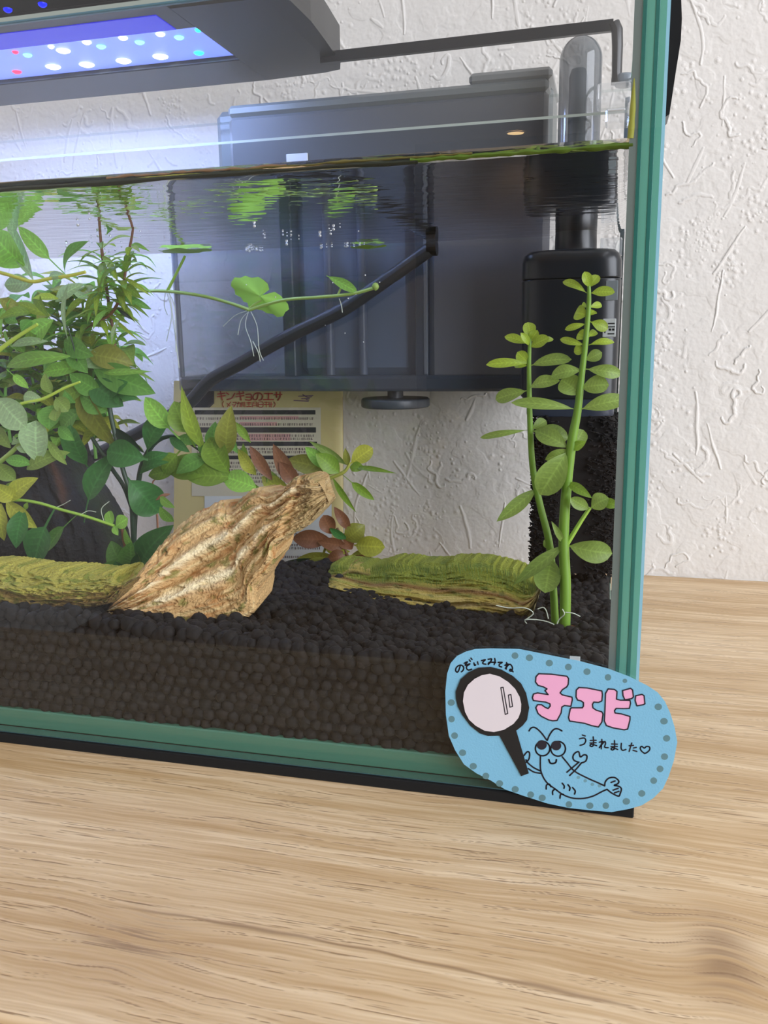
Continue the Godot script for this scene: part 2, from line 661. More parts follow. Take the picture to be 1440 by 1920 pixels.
	# the clear cover
	t = thing("cover_glass", "thin clear cover sheet resting on clips inside the tank rim", "cover", Vector3(-150, 219.4, -90))
	b = MB.new()
	var x1 := -5.4
	var zf := -171.0
	b.face([Vector3(-396, 219.4, zf), Vector3(x1, 219.4, zf), Vector3(x1 - 1.6, 219.4, -8), Vector3(-396, 219.4, -8)], Vector3.DOWN)
	e = MB.new()
	e.face([Vector3(-396, 219.4, zf), Vector3(x1, 219.4, zf), Vector3(x1, 220.5, zf), Vector3(-396, 220.5, zf)], Vector3.FORWARD)
	e.face([Vector3(x1, 219.4, zf), Vector3(x1 - 1.6, 219.4, -8), Vector3(x1 - 1.6, 220.5, -8), Vector3(x1, 220.5, zf)], Vector3.RIGHT)
	e.face([Vector3(-396, 219.4, -8), Vector3(x1 - 1.6, 219.4, -8), Vector3(x1 - 1.6, 220.5, -8), Vector3(-396, 220.5, -8)], Vector3.BACK)
	var cover := pane("hazy_cover", Color(1, 1, 1), 0.02, 0.2)
	cover.metallic_specular = 0.2
	part2("cover_sheet", [b, cover, e, mat("cover_edge", rgb(168, 180, 172), 0.2)], t)

	# clear clip that carries the cover at the rear right corner
	t = thing("cover_clip", "clear plastic clip holding the cover sheet at the rear right corner", "clip", Vector3(-12, 214, -166))
	var clear := pane("clear_plastic", rgb(225, 232, 238), 0.16, 0.05)
	b = MB.new()
	b.box(Vector3(-19.4, 220.7, -172), Vector3(-6.2, 229, -160), 0.8)
	part("upper_jaw", b, clear, t)
	b = MB.new()
	b.box(Vector3(-15.6, 213.5, -172), Vector3(-6.2, 219.2, -160), 0.8)
	part("lower_jaw", b, clear, t)
	b = MB.new()
	b.box(Vector3(-15.0, 217.9, -159.9), Vector3(-8, 218.6, -159.2), 0.2)
	b.box(Vector3(-19.0, 222.7, -159.9), Vector3(-18.4, 228.3, -159.3), 0.2)
	part("lip", b, mat("clear_edge", rgb(222, 226, 230), 0.15), t)

	# black clamp gripping the outside of the right pane
	t = thing("lamp_clamp", "glossy black clamp pressed against the outside of the right glass pane", "clamp", Vector3(1, 184, -32))
	b = MB.new()
	var ring := []
	for p in [Vector2(0.6, 184.6), Vector2(2.2, 185.6), Vector2(3.3, 196), Vector2(4.1, 203), Vector2(4.1, 208), Vector2(3.4, 216), Vector2(3.0, 236), Vector2(0.6, 240)]:
		ring.append(p)
	b.prism(PackedVector2Array(ring), func(p: Vector2, h: float) -> Vector3: return Vector3(p.x, p.y, h), -38.0, -27.0, Vector3.BACK)
	part("jaw", b, mats.black_plastic, t)
	b = MB.new()
	b.box(Vector3(0.05, 186, -37), Vector3(0.62, 238, -28), 0.1)
	part("pad", b, mats.felt, t)

func contents() -> void:
	lamp()
	hanging_filter()
	dive_filter()
	gravel()
	hardscape()
	plants()
	hose()
	food_bag()
	card()
	bubbles()

func lamp() -> void:
	var y := 257.0
	var t := thing("aquarium_lamp", "dark aquarium lamp with coloured glowing diodes held above the cover sheet", "lamp", Vector3(-250, 257, -150))
	var shell := mat("lamp_shell", rgb(13, 18, 23), 0.35)
	# housing: a slab with a rounded right end, open below over the diode board
	var out := PackedVector2Array()
	for p in [Vector2(-420, -212), Vector2(-150, -209), Vector2(-141.5, -206), Vector2(-138.2, -196), Vector2(-135.4, -166), Vector2(-133.6, -141), Vector2(-134, -118), Vector2(-139, -113), Vector2(-420, -107)]:
		out.append(p)
	var put := func(p: Vector2, h: float) -> Vector3: return Vector3(p.x, h, p.y)
	var b := MB.new()
	b.prism(out, put, y + 3.2, y + 16.0, Vector3.UP)
	part("housing", b, shell, t)
	b = MB.new()   # the rim round the board
	b.box(Vector3(-420, y, -212), Vector3(-181.4, y + 3.6, -178.3), 0.4)
	b.box(Vector3(-420, y, -133.8), Vector3(-181.4, y + 3.6, -107.2), 0.4)
	var endp := PackedVector2Array()
	for p in [Vector2(-181.5, -211.6), Vector2(-150, -208.6), Vector2(-141.5, -206), Vector2(-138.2, -196), Vector2(-135.4, -166), Vector2(-133.6, -141), Vector2(-134, -118), Vector2(-139, -113), Vector2(-181.5, -112)]:
		endp.append(p)
	b.prism(endp, put, y, y + 3.4, Vector3.UP)
	part("rim", b, shell, t)
	b = MB.new()
	b.box(Vector3(-420, y - 0.4, -108.4), Vector3(-150, y + 2.0, -106.4), 0.4)
	part("front_lip", b, mat("lamp_lip", rgb(58, 112, 130), 0.2), t)
	# diode board and diodes
	var board := mat("diode_board", rgb(190, 205, 250), 0.4)
	board.emission_enabled = true
	board.emission = rgb(112, 140, 255)
	board.emission_energy_multiplier = 1.9
	b = MB.new()
	b.box(Vector3(-420, y + 2.3, -178.2), Vector3(-181.5, y + 3.1, -133.9))
	part("diode_board", b, board, t)
	var lens := mat("blue_lens", rgb(20, 24, 90), 0.2)
	lens.emission_enabled = true
	lens.emission = rgb(16, 10, 255)
	lens.emission_energy_multiplier = 1.3
	b = MB.new()
	b.box(Vector3(-420, y - 0.3, -133.0), Vector3(-190, y + 0.2, -116.0), 0.2)
	part("blue_lens", b, lens, t)
	var glow := {}
	for g in [["white", Color(0.93, 0.97, 1.0), 14.0], ["cyan", Color(0.45, 0.95, 1.0), 6.0], ["green", Color(0.15, 1.0, 0.75), 6.0], ["red", Color(1.0, 0.2, 0.35), 5.0], ["blue", Color(0.05, 0.1, 1.0), 4.0]]:
		var m := mat("diode_" + g[0], g[1], 0.3)
		m.emission_enabled = true
		m.emission = g[1]
		m.emission_energy_multiplier = g[2]
		glow[g[0]] = m
	var spots := [[32, 137, "red", 2.2], [100, 128, "white", 3.4], [163, 124, "white", 3.4], [232, 117, "white", 3.4], [301, 109, "white", 3.4], [373, 102, "green", 2.2],
		[29, 100, "red", 1.4], [52, 106, "cyan", 1.9], [96, 90, "white", 1.3], [119, 98, "white", 3.0], [163, 82, "white", 1.9], [190, 90, "cyan", 2.0], [231, 74, "white", 1.9], [262, 82, "cyan", 2.0], [301, 67, "white", 1.9], [336, 73, "cyan", 2.0], [372, 59, "green", 1.4],
		[15, 22, "blue", 1.6], [80, 12, "blue", 1.6]]
	for s in spots:
		var low: bool = s[2] == "blue"
		var p := at_level(s[0], s[1], y - 0.2 if low else y + 1.6)
		b = MB.new()
		b.lathe(Vector3(p.x, p.y + 0.7, p.z), [Vector2(0.01, -1.0), Vector2(s[3] * 0.6, -0.85), Vector2(s[3], -0.3), Vector2(s[3] * 1.05, 0.3)], 14)
		part("diode", b, glow[s[2]], t)
	# the light they give
	for k in 2:
		var l := AreaLight3D.new()
		l.name = "lamp_light"
		l.area_size = Vector2(0.085, 0.036)
		l.light_energy = 0.064
		l.light_color = rgb(166, 192, 255)
		l.area_range = 2.0
		l.shadow_enabled = true
		add_child(l, true)
		l.transform = Transform3D(Basis.looking_at(Vector3.DOWN, Vector3.BACK), Vector3(-226.0 - 100.0 * k, y + 1.2, -156.0) * MM)
	# flat arm to the rim and its leg
	var arm := mat("lamp_arm", rgb(30, 32, 35), 0.3)
	b = MB.new()
	var a0 := at(600, 108, -185)
	var a1 := at(1150, 46, -185)
	for k in 1:
		var up := Vector3(0, 2.3, 0)
		var back := Vector3(0, 0, -2.5)
		b.face([a0 - up, a1 - up, a1 + up, a0 + up], Vector3.BACK)
		b.face([a0 - up + back, a1 - up + back, a1 + up + back, a0 + up + back], Vector3.FORWARD)
		b.face([a0 + up, a1 + up, a1 + up + back, a0 + up + back], Vector3.UP)
		b.face([a0 - up, a1 - up, a1 - up + back, a0 - up + back], Vector3.DOWN)
		b.face([a1 - up, a1 + up, a1 + up + back, a1 - up + back], Vector3.RIGHT)
	part("arm", b, arm, t)
	b = MB.new()
	b.tube([a1 + Vector3(0.2, 1.0, -1.2), a1 + Vector3(1.6, -2.0, -1.2), a1 + Vector3(2.0, -8, -1.2), a1 + Vector3(2.2, -19, -1.2), a1 + Vector3(2.6, -23, -1.2)], [2.4, 2.5, 2.4, 2.2, 2.9], 10)
	part("leg", b, arm, t)
	b = MB.new()
	b.lathe(a1 + Vector3(5.6, -21.5, -2), [Vector2(0.1, -2.5), Vector2(4.0, -2.5), Vector2(4.4, -1.8), Vector2(4.4, 1.2), Vector2(3.6, 2.0), Vector2(0.1, 2.0)], 20)
	part("foot", b, mat("lamp_foot", rgb(120, 130, 140), 0.25), t)

func hanging_filter() -> void:
	var t := thing("hanging_filter", "smoky translucent filter box hung on the outside of the rear pane", "filter", Vector3(-140, 104, -226))
	var smoke := pane("smoke_plastic", rgb(84, 96, 116), 0.34, 0.06)
	var dark := mat("dark_plastic", rgb(74, 84, 94), 0.3)
	var grey := mat("grey_plastic", rgb(120, 132, 150), 0.35)
	var zf := -206.5
	var zb := -243.0
	var b := MB.new()   # the shell
	var xl := -238.0
	var xr := -40.0
	for z in [[zf, 1.0], [zb, -1.0]]:
		b.face([Vector3(xl, 103, z[0]), Vector3(xr, 103, z[0]), Vector3(xr, 214, z[0]), Vector3(xl, 214, z[0])], Vector3(0, 0, z[1]))
	b.face([Vector3(xl, 103, zf), Vector3(xl, 103, zb), Vector3(xl, 214, zb), Vector3(xl, 214, zf)], Vector3.LEFT)
	b.face([Vector3(xr, 103, zf), Vector3(xr, 103, zb), Vector3(xr, 214, zb), Vector3(xr, 214, zf)], Vector3.RIGHT)
	part("shell", b, smoke, t)
	b = MB.new()
	b.box(Vector3(xl, 102.5, zb), Vector3(xr, 110.5, zf - 0.2), 1.5)
	part("base_tray", b, dark, t)
	b = MB.new()
	b.box(Vector3(xl + 0.2, 110, zf - 3.0), Vector3(xl + 2.4, 214, zf - 0.5), 0.5)
	part("left_wall", b, grey, t)
	for x in [-177.0, -106.0]:
		b = MB.new()
		b.box(Vector3(x, 110, zb + 1), Vector3(x + 6.5, 212, zf - 1.5), 0.6)
		part("divider", b, dark, t)
	b = MB.new()
	b.box(Vector3(-170, 110.5, zb + 3), Vector3(-108, 206, zf - 7), 4.0)
	part("filter_pad", b, mat("filter_media", rgb(118, 136, 162), 0.9), t)
	for x in [-152.0, -134.0]:
		b = MB.new()
		b.tube([Vector3(x, 111, zf - 4), Vector3(x, 205, zf - 4)], [2.2], 10)
		part("inner_pipe", b, mat("pipe_grey", rgb(110, 122, 142), 0.3), t)
	b = MB.new()
	b.box(Vector3(-99, 108, zb + 2), Vector3(xr - 0.5, 212, zf - 1.2), 3.0)
	part("motor_block", b, mat("motor_grey", rgb(142, 142, 146), 0.4), t)
	b = MB.new()
	b.box(Vector3(-101.5, 111, zf - 2.4), Vector3(-99.4, 210, zf - 0.8), 0.4)
	part("rib", b, mat("rib_grey", rgb(150, 158, 168), 0.25), t)
	# upper casing seen above the water line, with lid and spout
	b = MB.new()
	b.box(Vector3(-209, 214, zb), Vector3(xr, 243.5, zf - 0.3), 3.0)
	part("upper_casing", b, mat("casing_grey", rgb(106, 112, 112), 0.35), t)
	b = MB.new()
	b.box(Vector3(-77, 241.5, zb - 0.5), Vector3(xr + 0.4, 246.8, -194.0), 1.6)
	part("lid", b, mat("lid_grey", rgb(120, 124, 124), 0.3), t)
	b = MB.new()
	b.box(Vector3(-196, 236.6, zf - 1.0), Vector3(-41, 242.0, -193.5), 1.5)
	part("bridge", b, mats.casing_grey, t)
	b = MB.new()
	b.box(Vector3(-196, 207, -198.8), Vector3(-41, 237.0, -193.5), 2.0)
	part("spout", b, mat("spout_grey", rgb(88, 92, 96), 0.25), t)
	b = MB.new()
	b.box(Vector3(-166, 213.0, -193.7), Vector3(-155, 217.6, -192.9), 0.2)
	part("clear_window", b, mat("window_white", rgb(186, 192, 198), 0.3), t)
	# the spacer screw under the box
	b = MB.new()
	b.lathe(Vector3(-119.6, 93.5, -220), [Vector2(0.1, 0), Vector2(17.4, 0), Vector2(18.2, 0.7), Vector2(18.2, 4.0), Vector2(17.4, 4.8), Vector2(0.1, 4.8)], 48)
	part("spacer_disc", b, mat("spacer_grey", rgb(64, 72, 80), 0.4), t)
	b = MB.new()
	b.tube([Vector3(-119.6, 97, -220), Vector3(-119.6, 104, -220)], [4.2], 16)
	part("spacer_screw", b, mats.spacer_grey, t)

func squircle(x: float, y: float, z: float, hx: float, hz: float, pw := 4.0, n := 44) -> Array:
	var row := []
	for k in n:
		var a := TAU * k / n
		var c := cos(a)
		var s := sin(a)
		row.append(Vector3(x + hx * signf(c) * pow(absf(c), 2.0 / pw), y, z + hz * signf(s) * pow(absf(s), 2.0 / pw)))
	return row

func dive_filter() -> void:
	var t := thing("submersible_filter", "black submersible filter with a coarse sponge standing in the rear right corner", "filter", Vector3(-28, 20, -183))
	var black := mat("filter_black", rgb(22, 27, 33), 0.28)
	var cx := -28.3
	var cz := -183.0
	var b := MB.new()
	var rows := []
	for q in [[101.5, 20.6], [102.5, 21.4], [153.0, 21.7], [153.5, 21.3]]:
		rows.append(squircle(cx, q[0], cz, q[1], q[1] * 0.62))
	b.sheet(rows, true)
	part("motor_case", b, black, t)
	b = MB.new()
	rows = []
	for q in [[153.8, 21.2], [154.3, 21.8], [161, 21.7], [164.0, 20.8], [165.8, 18.6], [166.3, 15.0], [166.4, 1.0]]:
		rows.append(squircle(cx, q[0], cz, q[1], q[1] * 0.62))
	b.sheet(rows, true)
	part("cap", b, black, t)
	b = MB.new()
	rows = []
	for q in [[93.5, 19.0], [94.0, 19.6], [101.6, 19.8]]:
		rows.append(squircle(cx + 1.0, q[0], cz, q[1], q[1] * 0.62))
	b.sheet(rows, true)
	part("collar", b, mat("filter_navy", rgb(40, 48, 64), 0.35), t)
	b = MB.new()
	rows = []
	for k in 26:
		var y := lerpf(21.0, 94.0, k / 25.0)
		var q := 17.6 if k > 0 and k < 25 else 16.0
		var row := squircle(cx + 3.6, y, cz, q, 11.8, 5.0, 72)
		for j in row.size():
			var p: Vector3 = row[j]
			var w := 0.9 * noise.get_noise_3d(p.x * 22.0, p.y * 22.0, p.z * 22.0)
			row[j] = p + (p - Vector3(cx + 3.6, p.y, cz)).normalized() * w
		rows.append(row)
	b.sheet(rows, true)
	b.face(rows[0].slice(0, 72, 4), Vector3.DOWN)
	var foam := mat("sponge_black", rgb(16, 14, 14), 0.95)
	var sp := part("sponge", b, foam, t)
	# the open cells of the sponge: short struts all over it
	var strut := BoxMesh.new()
	strut.size = Vector3(0.0024, 0.0005, 0.0005)
	strut.material = foam
	var mm := MultiMesh.new()
	mm.transform_format = MultiMesh.TRANSFORM_3D
	mm.mesh = strut
	mm.instance_count = 4200
	for k in mm.instance_count:
		var y := rng.randf_range(20.2, 94.0)
		var row := squircle(cx + 3.6, y, cz, 18.9, 13.0, 5.0, 72)
		var p: Vector3 = row[rng.randi() % 72]
		if rng.randf() < 0.12:
			p = Vector3(cx + 3.6 + rng.randf_range(-18, 18), 20.6 + rng.randf() * 0.6, cz + rng.randf_range(-12, 12))
		var dir := Vector3(rng.randf_range(-1, 1), rng.randf_range(-1, 1), rng.randf_range(-1, 1)).normalized()
		p += (p - Vector3(cx + 3.6, p.y, cz)).normalized() * rng.randf_range(-0.6, 0.5)
		mm.set_instance_transform(k, Transform3D(Basis.looking_at(dir, Vector3(0.3, 1, 0.2)).scaled(Vector3.ONE * rng.randf_range(0.6, 1.1)), (p - origin_of[t]) * MM))
	var mi := MultiMeshInstance3D.new()
	mi.name = "sponge_cells"
	mi.multimesh = mm
	mi.set_meta("kind", "stuff")
	t.add_child(mi)
	# neck and the clear outlet dome above the water
	b = MB.new()
	b.lathe(Vector3(cx + 1.4, 166, cz), [Vector2(10.4, 0), Vector2(9.2, 0.8), Vector2(9.0, 9.5), Vector2(10.6, 9.7), Vector2(10.6, 10.6), Vector2(8.8, 10.8), Vector2(8.8, 22), Vector2(0.1, 22)], 36)
	part("neck", b, black, t)
	b = MB.new()
	var prof := [Vector2(9.0, 178), Vector2(9.0, 244.5)]
	for k in 8:
		var a := PI * 0.5 * (k + 1) / 8.0
		prof.append(Vector2(maxf(9.0 * cos(a), 0.05), 244.5 + 9.5 * sin(a)))
	b.lathe(Vector3(cx + 1.4, 0, cz), prof, 40)
	part("outlet_dome", b, pane("dome_smoke", rgb(96, 104, 110), 0.62, 0.08), t)
	b = MB.new()
	b.tube([Vector3(cx + 0.6, 180, cz), Vector3(cx + 0.6, 238, cz), Vector3(cx + 0.6, 241, cz)], [4.0, 4.0, 3.0], 16)
	part("inner_pipe", b, mat("pipe_dark", rgb(60, 62, 64), 0.4), t)
	b = MB.new()
	b.box(Vector3(cx + 12.0, 163.0, cz - 4.0), Vector3(cx + 21.4, 171.0, cz + 4.0), 0.6)
	b.box(Vector3(cx + 12.2, 163.0, cz + 4.1), Vector3(cx + 13.4, 171.0, cz + 4.6), 0.1)
	part("clear_bracket", b, mats.clear_plastic, t)
	# the two labels on the case
	b = MB.new()
	b.box(Vector3(cx + 15.0, 144.0, cz + 12.0), Vector3(cx + 20.2, 152.3, cz + 12.9), 0.2)
	part("clear_sticker", b, mat("sticker_clear", rgb(112, 120, 124), 0.25), t)
	b = MB.new()
	b.box(Vector3(cx + 14.4, 128.5, cz + 12.0), Vector3(cx + 20.0, 136.3, cz + 12.9), 0.2)
	var lab := part("rating_label", b, mat("sticker_grey", rgb(176, 182, 182), 0.3), t)
	b = MB.new()
	for q in [[15.2, 130.2, 0.5, 4.4], [16.6, 134.0, 2.8, 0.5], [16.6, 132.6, 3.0, 0.45], [17.0, 131.2, 1.0, 0.9], [18.4, 131.2, 1.0, 0.9], [16.6, 129.6, 2.8, 0.5]]:
		b.box(Vector3(cx + q[0], q[1], cz + 12.8), Vector3(cx + q[0] + q[2], q[1] + q[3], cz + 13.0))
	part("label_print", b, mats.black_plastic, lab)

func gravel() -> void:
	var t := thing("gravel_bed", "bed of round black soil granules covering the aquarium floor", "gravel", Vector3(-150, 9.7, -100))
	var dark := mat("granule_black", rgb(15, 14, 14), 0.85)
	var deep := mat("granule_deep", rgb(18, 16, 15), 0.95)
	# the packed body under the loose top layer
	var b := MB.new()
	var rows := []
	for j in 60:
		var row := []
		var z := lerpf(-7.0, -198.5, j / 59.0)
		for i in 90:
			var x := lerpf(-393.5, -6.5, i / 89.0)
			row.append(Vector3(x, maxf(bed(x, z) - 2.6, 9.75), z))
		rows.append(row)
	b.sheet(rows, false, true)
	var front := []
	for i in 90:
		front.append(Vector3(rows[0][i].x, 9.75, -7.0))
	b.sheet([front, rows[0]], false, true)
	part("packed_soil", b, deep, t).set_meta("kind", "stuff")
	# loose granules
	var shapes := []
	for k in 5:
		var g := MB.new()
		var f := FastNoiseLite.new()
		f.seed = 40 + k
		f.frequency = 0.9
		var rr := []
		for j in 8:
			var row := []
			var th := PI * (j + 0.02) / 7.04
			for i in 12:
				var ph := TAU * i / 12
				var d := Vector3(sin(th) * cos(ph), cos(th), sin(th) * sin(ph))
				row.append(d * (1.0 + 0.20 * f.get_noise_3dv(d)) * Vector3(1, 0.92 - 0.05 * (k % 3), 1))
			rr.append(row)
		g.sheet(rr, true, true)
		var tints := [dark, mat("granule_grey", rgb(22, 20, 20), 0.85), mat("granule_brown", rgb(21, 17, 15), 0.85), dark, dark]
		shapes.append(g.mesh(Vector3.ZERO, tints[k]))
	var where := []
	var x := -392.0
	# against the front pane
	var y := 11.0
	var odd := 0
	while y < 48.0:
		x = -391.5 + (1.7 if odd % 2 else 0.0)
		while x < -8.0:
			if y < bed(x, -6.0) - 0.6:
				var r := rng.randf_range(1.6, 2.9)
				where.append([Vector3(x + rng.randf_range(-0.7, 0.7), y + rng.randf_range(-0.7, 0.7), -5.2 - r - rng.randf() * 0.5), r])
			x += 3.9
		y += 3.4
		odd += 1
	var z := -7.2
	while z > -198.0:
		x = -392.0 + (1.7 if odd % 2 else 0.0)
		while x < -8.0:
			var r := rng.randf_range(1.6, 2.9)
			var p := Vector3(x + rng.randf_range(-0.9, 0.9), 0, z + rng.randf_range(-0.8, 0.8))
			p.x = clampf(p.x, -393.5 + r, -6.6 - r)
			p.z = clampf(p.z, -198.6 + r, -5.3 - r)
			p.y = bed(p.x, p.z) + rng.randf_range(-1.3, 0.5)
			where.append([p, r])
			if rng.randf() < 0.10:
				where.append([p + Vector3(1.5, 1.6, -0.4), r * 0.9])
			x += 3.9
		z -= 3.4
		odd += 1
	# those that show largest stand as single parts
	var seen := []
	var rest := []
	for q in where:
		var d: Vector3 = q[0] - CAM_AT
		var depth := d.dot(cam_fwd)
		var sx := 720.0 + FOCAL * d.dot(cam_right) / depth
		var sy := 960.0 - FOCAL * d.dot(cam_up) / depth
		var shown: bool = sx > 0.0 and sx < 1180.0 and sy > 1140.0 and sy < 1400.0 and not (sx > 850.0 and sy > 1230.0)
		if shown and q[0].y > bed(q[0].x, q[0].z) - 16.0 and seen.size() < 300 and rng.randf() < 0.42:
			seen.append(q)
		else:
			rest.append(q)
	for q in seen:
		var o := MeshInstance3D.new()
		o.name = "granule"
		o.mesh = shapes[rng.randi() % 5]
		o.transform = Transform3D(Basis(Vector3(rng.randf(), rng.randf(), 0.3).normalized(), rng.randf() * TAU).scaled(Vector3.ONE * q[1]), (q[0] - origin_of[t]) * MM)
		t.add_child(o, true)
	for k in 5:
		var mm := MultiMesh.new()
		mm.transform_format = MultiMesh.TRANSFORM_3D
		mm.mesh = shapes[k]
		var mine := []
		for j in range(k, rest.size(), 5):
			mine.append(rest[j])
		mm.instance_count = mine.size()
		for j in mine.size():
			mm.set_instance_transform(j, Transform3D(Basis(Vector3(rng.randf(), rng.randf(), 0.3).normalized(), rng.randf() * TAU).scaled(Vector3.ONE * mine[j][1]), (mine[j][0] - origin_of[t]) * MM))
		var mi := MultiMeshInstance3D.new()
		mi.name = "loose_granules"
		mi.multimesh = mm
		mi.set_meta("kind", "stuff")
		t.add_child(mi, true)

# ---------------------------------------------------------------- stones and driftwood
func v2s(a: Array) -> Array:
	var o := []
	for k in a:
		o.append(Vector2(k[0], k[1]))
	return o

# a stone between an upper and a lower contour; depth(u, v) is its z, relief(u, v) lifts the face, tint(u, v, lift) is its pigment
func slab(upper: Array, lower: Array, depth: Callable, thick: float, relief: Callable, tint: Callable, nu := 150, nv := 70) -> MB:
	var t := curve(v2s(upper), nu)
	var l := curve(v2s(lower), nu)
	var rows := []
	var cols := []
	for i in nu:
		var u := float(i) / (nu - 1)
		var row := []
		var cr := []
		var back := []
		var bc := []
		for j in nv:
			var v := float(j) / (nv - 1)
			var p: Vector2 = t[i].lerp(l[i], v)
			p += Vector2(noise.get_noise_2d(i * 9.0, 7.0) * 3.0, noise.get_noise_2d(i * 11.0, 40.0) * 6.0 + noise.get_noise_2d(i * 37.0, 90.0) * 2.0) * pow(1.0 - v, 9.0)
			p += Vector2(noise.get_noise_2d(i * 9.0, 107.0) * 3.0, noise.get_noise_2d(i * 11.0, 140.0) * 6.0 + noise.get_noise_2d(i * 37.0, 190.0) * 4.0) * pow(v, 9.0)
			p.x += (2.0 * u - 1.0) * pow(absf(2.0 * u - 1.0), 20.0) * 5.0 * noise.get_noise_2d(j * 14.0, 60.0)
			var q := at(p.x, p.y, depth.call(u, v))
			var lift: float = relief.call(u, v)
			var edge := pow(absf(2.0 * v - 1.0), 9.0)
			var tip := pow(absf(2.0 * u - 1.0), 14.0)
			row.append(q + Vector3(0.1, 0.3, 1.0).normalized() * (lift * (1.0 - 0.5 * edge)) - Vector3(0, 0, thick * 0.22 * maxf(edge, tip)))
			cr.append(tint.call(u, v, lift))
			if j % 5 == 0 and j > 0 and j < nv - 1:
				back.push_front(q + Vector3(0, 0, -thick * (1.0 - 0.5 * maxf(edge, tip))))
				bc.push_front(tint.call(u, v, 0.0))
		row.append_array(back)
		cr.append_array(bc)
		rows.append(row)
		cols.append(cr)
	var b := MB.new()
	b.sheet(rows, true, false, cols)
	for e in [0, -1]:                      # the two ends close on a middle point
		var ring: Array = rows[e]
		var mid := Vector3.ZERO
		for q in ring:
			mid += q / ring.size()
		for k in ring.size():
			b.face([ring[k], ring[(k + 1) % ring.size()], mid], Vector3.LEFT if e == 0 else Vector3.RIGHT, cols[e][k])
	return b

func ridge(v: float, at_v: float, wide: float) -> float:
	return exp(-pow((v - at_v) / wide, 2.0))

